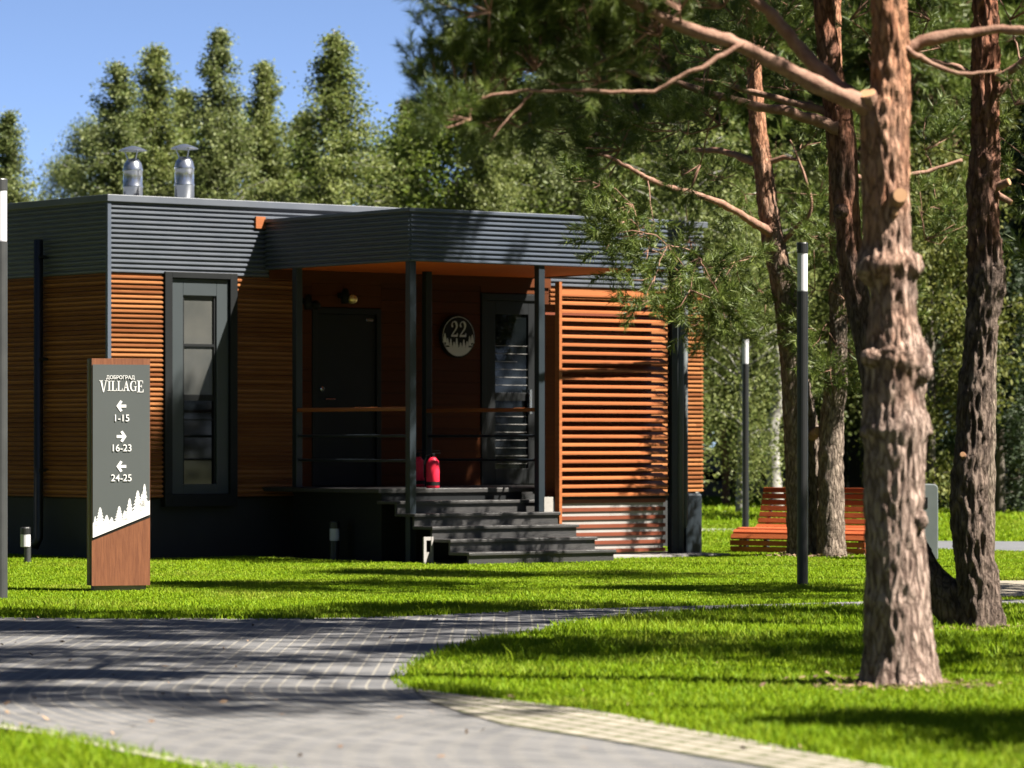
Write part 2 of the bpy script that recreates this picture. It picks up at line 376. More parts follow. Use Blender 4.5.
M['turf_paver'] = paver_mat('turf_pavers', (.36, .325, .27), (.47, .42, .35), (.12, .13, .05), rot=R(66), bw=.26, bh=.125, joint=.02)
M['slab'] = paver_mat('pale_slabs', (.36, .31, .24), (.42, .37, .29), (.25, .22, .17), bw=.6, bh=.6, joint=.008)
M['asphalt'] = paver_mat('back_path', (.16, .17, .19), (.2, .205, .22), (.15, .15, .15), bw=.4, bh=.2)
M['edging'] = mat('kerb_concrete', (.42, .39, .33), (.55, .51, .44), 9, rough=.9, bump=.3)
tag(tri_sheet('path', PATH, M['paver'], .012), kind='structure')
tag(tri_sheet('turf_paver_path', STRIP, M['turf_paver'], .018), kind='structure')
tag(tri_sheet('slab_path', SLAB, M['slab'], .02), kind='structure')
tag(tri_sheet('back_path', BACKPATH, M['asphalt'], .012), kind='structure')
tag(tri_sheet('stone_path', STONES, M['concrete'], .03), kind='structure')
# kerb stones on the far side of the path and round the left lawn
def kerb(name, pts, w=.09, h=.035):
    b = MB()
    for a, c in zip(pts[:-1], pts[1:]):
        d = (c - a); L = d.length; d.normalize(); nrm = Vector((-d.y, d.x, 0)); k = max(1, int(L / .6))
        for i in range(k):
            p = a + d * (L * i / k + .004); q = a + d * (L * (i + 1) / k - .004); hh = h + random.uniform(-.006, .006)
            b.prism([(p.x, p.y, 0), (q.x, q.y, 0), ((q + nrm * w).x, (q + nrm * w).y, 0), ((p + nrm * w).x, (p + nrm * w).y, 0)], (0, 0, hh))
    o = b.build(name, M['edging']); tag(o, kind='structure')
kerb('kerb', [G(x, y) for x, y in [(-260, 617), (0, 619), (150, 620.5), (300, 620.5), (400, 618), (500, 613.5), (620, 609)]], h=.014)
kerb('kerb', [G(x, y) for x, y in [(420, 810), (300, 788), (225, 773), (125, 754), (60, 741), (0, 732), (-120, 719)]], w=.07, h=.03)

# house frame: local x = along the front wall to the right, local y = into the house, origin at the near left corner
UX, UY = .787, .617
HA = Vector((-4.61, 43.9, 0)); HROT = math.atan2(UY, UX)
def HW(u, v, z=0): return Vector((HA.x + UX * u + UY * v, HA.y + UY * u - UX * v, z))
def to_house(x, y):
    dx = x - HA.x; dy = y - HA.y
    return dx * UX + dy * UY, dx * UY - dy * UX      # u, v

TREES_XY = []
def lawn():
    parts = []
    def rnd(n, y0, y1, xm):
        Y = RNG.uniform(y0, y1, n); X = RNG.uniform(-1, 1, n) * (xm + Y * .1333); return X, Y
    specs = [(14.5, 18, 3600, .028, .062, .0045), (18, 22, 3200, .028, .060, .005), (22, 26, 2500, .03, .062, .0055), (26, 32, 1900, .026, .055, .006),
             (32, 39, 2300, .014, .032, .006), (39, 50, 1500, .014, .032, .007), (50, 65, 480, .03, .06, .012), (65, 110, 90, .07, .12, .026)]
    Vs = []; Fs = []; off = 0
    for y0, y1, den, h0, h1, wd in specs:
        xm = 2.5 if y1 < 50 else 3.0
        area = (y1 - y0) * 2 * (xm + (y0 + y1) / 2 * .1333); n = int(area * den)
        X, Y = rnd(n, y0, y1, xm)
        # wobbly lawn edges
        ex = X + RNG.normal(0, .04, n); ey = Y + RNG.normal(0, .10, n)
        keep = ~(in_poly(ex, ey, PATH) | in_poly(ex, ey, STRIP) | in_poly(ex, ey, SLAB) | in_poly(ex, ey, BACKPATH))
        if y0 > 50: keep &= ~in_poly(X, Y, STONES) | (RNG.random(n) < .3)
        u, v = to_house(X, Y)
        keep &= ~((u > -.02) & (u < 9.0) & (v < .06)) & ~((u > 1.8) & (u < 4.4) & (v < 4.02) & (v > 0)) & ~((u > 4.2) & (u < 6.2) & (v < 3.2) & (v > 0))
        for tx, ty, tr in TREES_XY: keep &= ((X - tx) ** 2 + (Y - ty) ** 2) > tr * tr
        X = X[keep]; Y = Y[keep]; n = len(X)
        cl = np.sin(X * 2.1 + 1.3 * np.sin(Y * 1.7)) * np.sin(Y * 1.1 + 2.0) * .5 + .5
        H = RNG.uniform(h0, h1, n) * (.7 + .5 * cl)
        tall = RNG.random(n) < .006; H[tall] *= RNG.uniform(1.5, 2.3, tall.sum())
        # rougher grass along the back edge of the right lawn
        edge = (Y > 24) & (Y < 31) & (X > .3); H[edge] *= 1.5
        a = RNG.uniform(0, 2 * np.pi, n); lean = RNG.uniform(.1, .75, n) * H
        la = RNG.uniform(0, 2 * np.pi, n)
        dx, dy = np.cos(a) * wd, np.sin(a) * wd
        lx, ly = np.cos(la) * lean, np.sin(la) * lean
        z0 = np.zeros(n)
        v0 = np.stack([X - dx, Y - dy, z0], 1); v1 = np.stack([X + dx, Y + dy, z0], 1)
        v2 = np.stack([X + dx * .7 + lx * .35, Y + dy * .7 + ly * .35, H * .6], 1); v3 = np.stack([X - dx * .7 + lx * .35, Y - dy * .7 + ly * .35, H * .6], 1)
        v4 = np.stack([X + lx, Y + ly, H], 1)
        V = np.stack([v0, v1, v2, v3, v4], 1).reshape(-1, 3); b = np.arange(n) * 5 + off
        Vs.append(V); Fs.append(np.stack([b, b + 1, b + 2], 1)); Fs.append(np.stack([b, b + 2, b + 3], 1)); Fs.append(np.stack([b + 3, b + 2, b + 4], 1))
        off += n * 5
    o = np_mesh('grass', np.concatenate(Vs), np.concatenate(Fs), M['grass'])
    tag(o, 'bright green mown lawn grass around the paths and the house', 'grass', kind='stuff')

# ------------------------------------------------------------------ house
house = thing('timber_house', 'flat roofed lodge with ribbed grey metal and orange timber cladding', 'house', HA, HROT)
def hb(*boxes):   # boxes (u0,u1,v0,v1,z0,z1) in house coordinates
    b = MB()
    for u0, u1, v0, v1, z0, z1 in boxes: b.box(u0, u1, -v0, -v1, z0, z1)
    return b
def ribs_front(b, u0, u1, z0, z1, v=0.0, pitch=.056, dep=.026, bat=.036, split=False):
    n = int(round((z1 - z0) / pitch)); p = (z1 - z0) / n
    for i in range(n):
        z = z0 + i * p; h = bat * p / .056
        cuts = [u0]
        while split and u1 - cuts[-1] > .9: cuts.append(min(u1, cuts[-1] + random.uniform(.35, 1.9)))
        if cuts[-1] < u1: cuts.append(u1)
        for a, c in zip(cuts[:-1], cuts[1:]):
            c2 = c - (.004 if c < u1 else 0); b.prism([(a, -v, z), (a, -v - dep, z + .005), (a, -v - dep, z + h - .012), (a, -v, z + h)], (c2 - a, 0, 0))
def ribs_side(b, v0, v1, z0, z1, u=0.0, sgn=-1, pitch=.056, dep=.026, bat=.036):
    n = int(round((z1 - z0) / pitch)); p = (z1 - z0) / n
    for i in range(n):
        z = z0 + i * p; h = bat * p / .056; y0 = -v0
        pr = [(u, y0, z), (u + sgn * dep, y0, z + .005), (u + sgn * dep, y0, z + h - .012), (u, y0, z + h)]
        if sgn > 0: pr = pr[::-1]
        b.prism(pr, (0, -(v1 - v0), 0))
ZC_S = 3.384; DEEP = -7.0; UE = 8.97; ZT = 4.18; ZG = 3.29; ZS = .71
hb((.06, UE - .06, DEEP, -.06, .05, 4.05)).build('wall', M['shed_dark'], house)
# plinth
hb((.05, UE - .05, DEEP + .05, -.05, 0, ZS - .02)).build('plinth', M['plinth'], house)
# upper metal cladding: front and left end
b = hb((0.0, UE, -.058, -.002, ZG, 4.10), (0.0, .058, DEEP, -.06, ZG, 4.10))
ribs_front(b, 0.0, UE, ZG + .005, 4.09); ribs_side(b, DEEP, -.03, ZG + .005, 4.09)
b.build('metal_cladding', M['rib_metal'], house)
# timber cladding, front and left end
W0, W1 = .735, 1.74
for u0, u1 in ((0.0, W0 - .012), (W1 + .012, 2.56), (6.45, UE)):
    b = hb((u0, u1, -.058, -.002, ZS, ZG - .006)); ribs_front(b, u0, u1, ZS, ZG - .008, split=True); b.build('timber_cladding', M['timber'], house)
b = hb((0.0, .058, DEEP, -.06, ZS, ZG - .006)); ribs_side(b, DEEP, -.03, ZS, ZG - .008); b.build('timber_cladding', M['timber'], house)
# smooth boards behind the porch
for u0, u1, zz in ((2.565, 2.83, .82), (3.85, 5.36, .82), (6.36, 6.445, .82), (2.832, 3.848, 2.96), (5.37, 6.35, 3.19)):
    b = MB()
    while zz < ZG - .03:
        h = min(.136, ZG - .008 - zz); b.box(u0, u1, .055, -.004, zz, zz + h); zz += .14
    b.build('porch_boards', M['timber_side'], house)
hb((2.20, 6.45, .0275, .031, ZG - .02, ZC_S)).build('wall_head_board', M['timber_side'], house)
# parapet cap
hb((-.05, UE + .05, DEEP - .05, .055, 4.10, ZT)).build('roof', M['rib_metal'], house, bevel=.006)
# corner trims
hb((-.034, .012, -.012, .034, ZS, 4.098)).build('corner_trim', M['fascia'], house)
# tall window of the left front
fr = hb((W0, W0 + .10, -.058, .052, .60, ZG + .03), (W1 - .10, W1, -.058, .052, .60, ZG + .03), (W0 + .10, W1 - .10, -.058, .052, ZG - .04, ZG + .03), (W0 + .10, W1 - .10, -.058, .052, .60, .74)).build('window', M['dark'], house, bevel=.004)
w0, w1 = W0 + .10, W1 - .10
hb((w0, w0 + .17, -.058, .012, .742, ZG - .042), (w1 - .17, w1, -.058, .012, .742, ZG - .042), (w0 + .17, w1 - .17, -.058, .012, ZG - .24, ZG - .042), (w0 + .17, w1 - .17, -.058, .012, .742, .86)).build('window_frame', M['panel'], fr, bevel=.006)
g0, g1 = w0 + .17, w1 - .17; gz0, gz1 = .86, ZG - .24
hb((g0, g0 + .025, -.05, -.008, gz0, gz1), (g1 - .025, g1, -.05, -.008, gz0, gz1), (g0, g1, -.05, -.010, 2.46, 2.49), (g0, g1, -.05, -.012, 1.83, 1.90), (g0, g1, -.05, -.012, 1.60, 1.615)).build('glazing_bar', M['dark'], fr)
hb((g0 + .02, g1 - .02, -.05, -.03, 1.90, gz1)).build('upper_pane', M['blind'], fr)
hb((g0 + .02, g1 - .02, -.05, -.034, gz0, 1.83)).build('lower_pane', M['glass_dark'], fr)
# solid entrance door on the porch
fr = hb((2.835, 2.90, -.05, .018, .82, 2.95), (3.78, 3.845, -.05, .018, .82, 2.95), (2.90, 3.78, -.05, .018, 2.88, 2.95)).build('door_frame', M['dark'], house, bevel=.004)
dr = hb((2.905, 3.775, -.05, -.006, .83, 2.875)).build('door', M['dark'], house, bevel=.004)
b = MB(); b.lathe([(.022, 0), (.03, .004), (.03, .02), (.016, .03)], n=14)
hn = b.build('door_lock', M['steel'], dr); hn.location = (2.98, .006, 1.98); hn.rotation_euler = (R(90), 0, 0)
MB().tube([(3.0, .0, 1.86), (3.0, -.055, 1.86), (3.13, -.055, 1.86)], .012, 8).build('door_handle', M['steel'], dr)
hb((3.62, 3.72, -.006, .018, 2.80, 2.83)).build('door_closer', M['steel'], dr)
# glazed terrace door
fr = hb((5.37, 5.44, -.05, .02, .82, 3.18), (6.28, 6.35, -.05, .02, .82, 3.18), (5.44, 6.28, -.05, .02, 3.10, 3.18)).build('door_frame', M['dark'], house, bevel=.004)
dr = hb((5.442, 5.60, -.05, -.004, .83, 3.098), (6.12, 6.278, -.05, -.004, .83, 3.098), (5.60, 6.12, -.05, -.004, 2.93, 3.098), (5.60, 6.12, -.05, -.004, .83, 1.02), (5.60, 6.12, -.05, -.004, 1.86, 1.96)).build('glazed_door', M['dark'], house, bevel=.004)
hb((5.60, 6.12, -.05, -.03, 1.02, 1.86), (5.60, 6.12, -.05, -.03, 1.96, 2.93)).build('door_pane', M['glass_dark'], dr)
b = MB(); z = 1.08  # pale stripes across the door panes, built as thin bars
while z < 2.62:
    if not 1.84 < z < 1.98: b.box(5.605, 6.115 - (.16 if 2.3 < z < 2.36 else 0), .029, .020, z, z + .007)
    z += .097
b.build('door_stripes', M['roof_pale'], dr)
hb((6.10, 6.135, -.004, .05, 1.70, 2.0)).build('door_handle', M['steel'], dr)
# canopy
CU0, CU1, CV = 2.16, 6.14, 2.87; ZC0, ZC1 = 3.375, 3.97
canopy = hb((CU0 + .03, CU1 - .03, .06, CV - .03, ZC0 + .06, ZC1 - .03)).build('canopy', M['dark'], house)
b = hb((CU0 + .002, CU1 - .002, CV - .03, CV - .002, ZC0, ZC1 - .04), (CU0 + .002, CU0 + .03, .035, CV - .03, ZC0, ZC1 - .04), (CU1 - .03, CU1 - .002, .035, CV - .03, ZC0, ZC1 - .04))
ribs_front(b, CU0, CU1, ZC0 + .004, ZC1 - .042, v=CV); ribs_side(b, .035, CV, ZC0 + .004, ZC1 - .042, u=CU0); ribs_side(b, .035, CV, ZC0 + .004, ZC1 - .042, u=CU1, sgn=1)
b.build('fascia', M['fascia'], canopy)
hb((CU0 - .04, CU1 + .04, .032, CV + .04, ZC1 - .04, ZC1)).build('canopy_edge', M['fascia'], canopy, bevel=.006)
b = MB(); vv = .03
while vv < CV - .16:
    b.box(CU0 + .032, CU1 - .032, -vv, -(vv + .136), ZC0 + .012, ZC0 + .058); vv += .14
b.build('soffit', M['soffit'], canopy)
hb((2.0, 2.135, -.0, .05, 3.86, 4.0)).build('timber_block', M['louvre'], house)
# porch deck and steps
zd = .82; SU0, SU1 = 2.12, 4.22
hb((SU0, 6.05, -.06, 2.33, zd - .05, zd)).build('deck', M['deck'], house, bevel=.006)
hb((SU0 + .06, SU1 - .02, 2.24, 2.30, 0, zd - .05), (SU0 + .10, SU0 + .16, .5, 2.24, 0, zd - .05)).build('deck_skirt', M['dark'], house)
rise = zd / 6
for i in range(1, 6):
    v0 = 2.33 + .335 * (i - 1); v1 = v0 + .335; z = zd - rise * i
    st = hb((SU0, SU1, v0 - .04, v1, z - .035, z)).build('step', M['deck'], house, bevel=.006)
    hb((SU0 + .02, SU1 - .02, v1 - .06, v1 - .03, max(0, z - rise), z - .036)).build('riser', M['deck'], st)
# posts
for (u, v, z0) in ((2.205, 2.82, 0), (4.05, 2.82, zd - 2 * rise), (6.06, 2.82, 0), (2.205, .6, zd), (4.05, .66, zd)):
    hb((u - .044, u + .044, v - .044, v + .044, z0, ZC0 + .012)).build('post', M['post'], house, bevel=.006)
for (u, v, z0) in ((4.05, 2.82, zd - 2 * rise),):
    hb((u + .03, u + .16, v - .05, v + .05, z0, z0 + .17)).build('post_foot', M['concrete'], house)
# railings: timber handrail over two dark bars
for u in (2.205, 4.05):
    rl = hb((u - .04, u + .04, .65, 2.775, 1.70, 1.745)).build('handrail', M['louvre'], house, bevel=.01)
    for z in (1.42, 1.14):
        MB().tube([(u, -.64, z), (u, -2.776, z)], .016, 8).build('rail', M['post'], rl)
# louvre screen with a pale panel behind its lower part
LU0, LU1, LV = 4.30, 5.97, 2.80
fr = hb((LU0 + .01, LU0 + .05, LV - .02, LV + .06, .05, 3.20)).build('louvre_screen', M['louvre'], house)
b = MB(); p = .0965; z = .72; k = 0
while z < 3.12:
    dz = .05
    b.prism([(LU0 + .05, -(LV - .07), z + .052), (LU0 + .05, -(LV + .055), z + .0), (LU0 + .05, -(LV + .055), z + .022), (LU0 + .05, -(LV - .07), z + .074)], (LU1 - LU0 - .05, 0, 0))
    z += p; k += 1
b.build('slats', M['louvre'], fr)
b = MB(); z = .06
while z < .68:
    b.box(LU0 + .05, LU1, -(LV - .018), -(LV - .002), z, z + .043); z += p
b.build('lower_slats', M['louvre_red'], fr)
hb((LU0 + .06, LU1 - .02, LV - .10, LV - .020, .06, .70)).build('pale_panel', M['lit_panel'], fr)
hb((LU0 + .05, LU1, LV - .08, LV + .03, .685, .715)).build('louvre_rail', M['dark'], fr)
hb((LU0 + .055, LU1, LV - .30, LV - .26, .72, 2.95)).build('screen_back', M['louvre_red'], fr)
# apron slab under the screen
hb((4.28, 6.5, 2.2, 3.35, 0, .035)).build('apron', M['concrete'], house)
# downpipes
b = MB(); b.tube([(6.28, -2.78, 3.5), (6.28, -2.78, .52), (6.30, -2.74, .40), (6.44, -2.60, .27), (6.50, -2.55, .25)], .042, 12)
b.build('downpipe', M['pipe'], house, smooth=True)
b = MB(); b.tube([(6.17, -2.82, 3.37), (6.17, -2.82, 0.0)], .05, 12)
b.build('downpipe', M['pipe'], house, smooth=True)
b = MB(); b.tube([(-.10, 1.38, 3.72), (-.10, 1.38, .22), (-.16, 1.38, .12)], .055, 12)
b.build('downpipe', M['lamp_black'], house, smooth=True)
for z in (1.0, 2.3, 3.5):
    b = MB(); b.box(-.13, 0.0, 1.32, 1.44, z, z + .03); b.build('pipe_clamp', M['lamp_black'], house)
# wall lamps over the porch door
for u, z in ((3.24, 3.10), (2.70, 3.02)):
    b = MB(); b.lathe([(.05, -.10), (.055, -.02), (.04, .05), (.02, .08)], (u, -.12, z), 16); b.box(u - .03, u + .03, 0, -.10, z - .03, z + .03)
    wl = b.build('wall_lamp', M['black'], house, smooth=True)
    b = MB(); b.lathe([(.02, -.06), (.055, -.035), (.06, 0), (.04, .035), (.01, .05)], (u + .07, -.17, z - .04), 16)
    b.build('lamp_shade', M['brass' if u > 3 else 'black'], wl, smooth=True)
# flues on the roof
for px, dY in ((133, 46.5), (184.5, 46.2)):
    x = (px - 512) / F * dY; u, v = to_house(x, dY); y = -v
    b = MB(); b.lathe([(.118, 4.18), (.118, 4.42), (.124, 4.43), (.124, 4.45), (.118, 4.46), (.118, 4.62), (.124, 4.63), (.122, 4.65), (.105, 4.72), (.06, 4.78)], (u, y, 0), 28)
    ch = b.build('chimney', M['steel'], house, smooth=True)
    for k in range(3):
        b = MB(); a = k * 2.094 + .5; b.tube([(u + .06 * math.cos(a), y + .06 * math.sin(a), 4.765), (u + .105 * math.cos(a), y + .105 * math.sin(a), 4.88)], .008, 6); b.build('bracket', M['steel'], ch)
    b = MB(); b.lathe([(.17, 4.873), (.172, 4.88), (.09, 4.915), (.02, 4.935)], (u, y, 0), 28); b.build('chimney_cap', M['steel'], ch)

# ------------------------------------------------------------------ serif letters
def arc(cx, cy, rx, ry, a0, a1, n=14): return [(cx + rx * math.cos(R(a0 + (a1 - a0) * i / n)), cy + ry * math.sin(R(a0 + (a1 - a0) * i / n))) for i in range(n + 1)]
def stroke(pts, wid):
    out = []
    for i, p in enumerate(pts):
        a = Vector(pts[max(i - 1, 0)]); c = Vector(pts[min(i + 1, len(pts) - 1)]); t = (c - a).normalized(); n = Vector((-t.y, t.x)); w = wid[i] if isinstance(wid, list) else wid
        out.append((Vector(p) + n * w / 2, Vector(p) - n * w / 2))
    return [[out[i][1], out[i + 1][1], out[i + 1][0], out[i][0]] for i in range(len(out) - 1)]
def rect(x0, y0, x1, y1): return [(x0, y0), (x1, y0), (x1, y1), (x0, y1)]
GLY = {
 'V': (.92, [[(.10, 1), (.44, 0), (.54, 0), (.31, 1)], [(.76, 1), (.46, 0), (.54, 0), (.84, 1)], rect(0, .94, .40, 1), rect(.64, .94, .95, 1)]),
 'I': (.46, [rect(.14, 0, .32, 1), rect(0, 0, .46, .06), rect(0, .94, .46, 1)]),
 'L': (.74, [rect(.12, 0, .30, 1), rect(0, 0, .72, .06), rect(0, .94, .44, 1), [(.62, 0), (.74, 0), (.74, .28), (.70, .28)]]),
 'A': (.94, [[(.10, 0), (.18, 0), (.50, 1), (.44, 1)], [(.62, 0), (.84, 0), (.52, 1), (.40, 1)], rect(.22, .30, .68, .37), rect(0, 0, .32, .06), rect(.54, 0, .96, .06)]),
 'E': (.76, [rect(.12, 0, .30, 1), rect(0, 0, .74, .06), rect(0, .94, .70, 1), rect(.3, .49, .56, .55), [(.64, 0), (.76, 0), (.76, .28), (.72, .28)], [(.62, 1), (.66, .74), (.70, .74), (.70, 1)], rect(.52, .40, .57, .64)]),
 'G': (.90, stroke(arc(.46, .5, .38, .48, 40, 330, 20), [.05 + .13 * max(0, math.sin(R((40 + 290 * i / 20) - 90))) for i in range(21)]) + [rect(.66, 0.02, .82, .42), rect(.54, .40, .94, .46), [(.70, .66), (.78, .66), (.80, .97), (.74, .97)]]),
 '2': (.62, stroke(arc(.30, .70, .20, .28, 175, -20, 14) + [(.40, .45), (.22, .24), (.10, .08)], [.10, .06, .05, .05, .05, .05, .06, .08, .11, .13, .14, .14, .14, .13, .11, .09, .07, .06]) + [[(.04, 0), (.56, 0), (.58, .18), (.54, .26), (.50, .14), (.06, .10)]] + [arc(.14, .68, .07, .07, 0, 330, 10)]),
}
def letters(b, text, x, z, h, xs=1.0, gap=.06, up=lambda ch, i: (1.0, 0.0), y=0.0, th=.003):
    tot = sum(GLY[c][0] * xs * h * up(c, i)[0] + gap * h for i, c in enumerate(text)) - gap * h; cx = x - tot / 2
    for i, c in enumerate(text):
        sc, dz = up(c, i); w, polys = GLY[c]
        for pl in polys:
            pts = [(cx + p[0] * h * xs * sc, y, z + dz * h + p[1] * h * sc) for p in pl]
            b.prism(pts, (0, -th, 0))
        cx += w * xs * h * sc + gap * h
def add_text(b, body, size, x, z, y, sx=1.0, bold=0.0):
    me = font_mesh(body, size)
    o = len(b.v); b.v += [(x + v.co.x * sx, y - .003 - v.co.z, z + v.co.y) for v in me.vertices]; b.f += [tuple(i + o for i in p.vertices) for p in me.polygons]
    bpy.data.meshes.remove(me)
def fir(b, x, z, w, h, y, tiers=5, th=.003, bottom=None):
    # one jagged fir outline: drooping branch tips on both sides
    L = []
    for k in range(tiers):
        f = k / tiers; z0 = z + h * f * .94; ww = w * .5 * (1 - f * .85)
        L += [(ww, z0 + h * .02), (ww * .45, z0 + h * .94 / tiers * .95)]
    for (xa, za), (xb, zb) in zip(L[0::2], L[1::2]):
        b.prism([(x - xa, y, za), (x + xa, y, za), (x + xb * .7, y, zb + h * .05), (x - xb * .7, y, zb + h * .05)], (0, -th, 0))
    b.prism([(x - w * .12, y, z + h * .5), (x + w * .12, y, z + h * .5), (x, y, z + h)], (0, -th * 1.02, 0))

# ------------------------------------------------------------------ way sign
sg_loc = Vector(((118.5 - 512) / F * 34.6, 34.6, -.01))
sign = thing('way_sign', 'tall wooden way sign with grey panel of white village directions', 'sign', sg_loc, R(19))
SW, SD, SH = .535, .20, 2.11
hx = SW / 2
b = MB(); b.box(-hx + .03, hx - .03, -.07, .07, 0, .07); b.build('base', M['concrete'], sign)
b = MB(); b.box(-hx, hx, -SD / 2 + .022, SD / 2 - .022, .075, SH); b.build('core', M['sign_dark'], sign)
b = MB(); b.box(-hx, hx, -SD / 2, -SD / 2 + .0215, .07, SH); b.box(-hx, hx, SD / 2 - .0215, SD / 2, .07, SH); b.build('wood_face', M['sign_wood'], sign)
b = MB(); b.box(-hx - .004, -hx + .002, -.02, .02, .08, SH - .01); b.build('edge_strip', M['ochre'], sign)
yf = -SD / 2
zL, zR = .66 * 1.0, .885      # slanted bottom edge of the panel
zt = SH - .055
zL, zR = 1.155 - .0, 1.345
zL = SH - (460.5 - 358) / 109.7 * 1.0 - .0
zL = EYE - (535.5 - HOR) / F * 34.9; zR = EYE - (512.5 - HOR) / F * 35.1
b = MB(); b.prism([(-hx + .006, yf - .003, zL), (hx - .006, yf - .003, zR), (hx - .006, yf - .003, zt), (-hx + .006, yf - .003, zt)], (0, -.010, 0))
b.build('sign_panel', M['sign_grey'], sign)
b = MB(); b.prism([(-hx, yf - .0005, zL - .02), (hx, yf - .0005, zR - .02), (hx, yf - .0005, zR), (-hx, yf - .0005, zL)], (0, -.004, 0)); b.build('shadow_gap', M['sign_dark'], sign)
yp = yf - .0135
b = MB()
# white forest silhouette
zl1, zr1 = zL + .155, zR + .13
b.prism([(-hx + .006, yp, zL + .001), (hx - .006, yp, zR + .001), (hx - .006, yp, zr1), (.12, yp, zr1 - .10), (.03, yp, zl1 + .03), (-.05, yp, zl1 - .02), (-.10, yp, zl1 + .0), (-hx + .006, yp, zl1 - .02)], (0, -.002, 0))
for x, w, h, zz in ((-.195, .11, .17, zl1 - .05), (-.24, .06, .09, zl1 - .05), (-.135, .09, .08, zl1 - .03), (-.09, .07, .06, zl1 - .03), (-.02, .11, .15, zl1 - .02), (.03, .08, .09, zl1 + .0), (.075, .11, .20, zl1 + .0), (.15, .12, .20, zr1 - .11), (.19, .08, .12, zr1 - .06), (.212, .12, .25, zr1 - .10)):
    ww = min(w, 2 * (hx - .008 - abs(x)));  fir(b, x, zz, max(ww, .05), h, yp - .0004, 6, .0022)
b.build('tree_emblem', M['ink'], sign)
# lettering
def sz(py): return EYE - (py - HOR) / F * 35.0
b = MB()
hV = sz(381.0) - sz(391.5)
letters(b, 'VILLAGE', .0, sz(390.7), hV, xs=.73, gap=.035, up=lambda c, i: (1.12, -.12) if i in (0, 6) else (.96, 0.0), y=yp, th=.003)
add_text(b, 'ДОБРОГРАД', .044, -.01, sz(378.9), yp, sx=.95)
b.build('village_lettering', M['ink'], sign)
for s_, py in (('1-15', 420.5), ('16-23', 450.0), ('24-25', 479.5)):
    b = MB(); add_text(b, s_, .088, .0, sz(py), yp, sx=.95); b.build('number_lettering', M['ink'], sign)
for d, py in ((-1, 405.5), (1, 435.5), (-1, 465.0)):
    b = MB(); zc = sz(py); w = .044
    b.box(min(d * -w, d * w * .5), max(d * -w, d * w * .5), yp, yp - .003, zc - .013, zc + .013)
    for s in (1, -1):
        pts = [(d * w * 1.05, yp, zc), (d * w * .38, yp, zc), (-d * w * .22, yp, zc + s * .040), (d * w * .22, yp, zc + s * .052)]
        b.prism(pts if d * s < 0 else pts[::-1], (0, -.0034, 0))
    b.build('arrow', M['ink'], sign)

# ------------------------------------------------------------------ number plaque on the house wall
pl = thing('number_plaque', 'round black plaque with white 22 over white firs on the porch wall', 'house number', HW(4.98, .004, 2.64), HROT)
b = MB(); b.lathe([(.262, 0), (.262, .05), (.25, .056)], n=48); o = b.build('disc', M['black'], pl); o.rotation_euler = (R(90), 0, 0)
b = MB(); n = 48
b.add([(math.cos(2 * math.pi * k / n) * r, -.058, math.sin(2 * math.pi * k / n) * r) for r in (.236, .242) for k in range(n)], [(k, (k + 1) % n, n + (k + 1) % n, n + k) for k in range(n)])
b.build('rim_line', M['ink'], pl)
b = MB(); letters(b, '22', 0, -.005, .19, xs=1.0, gap=.06, y=-.057, th=.004); b.build('number_lettering', M['ink'], pl)
b = MB(); pts = [(.235 * math.cos(R(a)), -.0572, .235 * math.sin(R(a))) for a in range(214, 327, 8)]
b.prism(pts, (0, -.002, 0))
for x, h in ((-.21, .12), (-.17, .10), (-.12, .13), (-.07, .09), (-.03, .14), (.03, .08), (.08, .12), (.13, .10), (.17, .13), (.21, .11)):
    fir(b, x, -.15 + .9 * max(0, abs(x) - .13), .075, h * .95, -.0576, 4, .0022)
b.build('tree_emblem', M['ink'], pl)

# ------------------------------------------------------------------ fire extinguishers on the deck
def extinguisher(loc, label):
    t = thing('fire_extinguisher', label, 'fire extinguisher', loc, 0, 'fire extinguishers on the porch')
    t.scale = (.9, .9, .74)
    b = MB(); b.lathe([(.075, .0), (.085, .01), (.085, .36), (.075, .42), (.04, .47), (.03, .48)], n=22); b.build('cylinder', M['red'], t, smooth=True)
    b = MB(); b.lathe([(.025, .475), (.028, .53), (.02, .54)], n=12); b.box(-.02, .10, -.012, .012, .535, .55); b.box(-.02, .09, -.012, .012, .575, .588); b.build('valve', M['black'], t)
    b = MB(); b.tube([(-.02, 0, .52), (-.085, .0, .50), (-.108, 0, .40), (-.105, 0, .16)], .011, 8); b.build('hose', M['black'], t)
    b = MB(); b.lathe([(.0858, .04), (.0858, .10)], n=22); b.build('lower_band', M['black'], t)
extinguisher(HW(3.04, 2.12, zd), 'bright red fire extinguisher in sunlight at the head of the porch steps')
extinguisher(HW(3.74, .9, zd), 'dark red fire extinguisher in the shade behind the porch corner post')

# ------------------------------------------------------------------ rain box beside the downpipe, pale pieces beside the steps
b = MB(); b.box(-.13, .13, -.13, .13, 0, .74); 
o = b.build('rain_box', M['post'], bevel=.03); o.location = HW(6.48, 2.6); o.rotation_euler = (0, 0, HROT)
tag(o, 'dark grey metal box standing in the grass beside the downpipe', 'metal box')
hb((1.985, 2.02, 3.34, 3.36, .0, .30), (2.02, 2.09, 3.345, 3.355, .26, .30), (2.09, 2.118, 3.34, 3.36, .0, .30)).build('pale_piece', M['lit_panel'], house)  # pale pieces added by guess beside the steps
hb((1.99, 2.10, 3.345, 3.355, .02, .13)).build('pale_piece', M['concrete'], house)
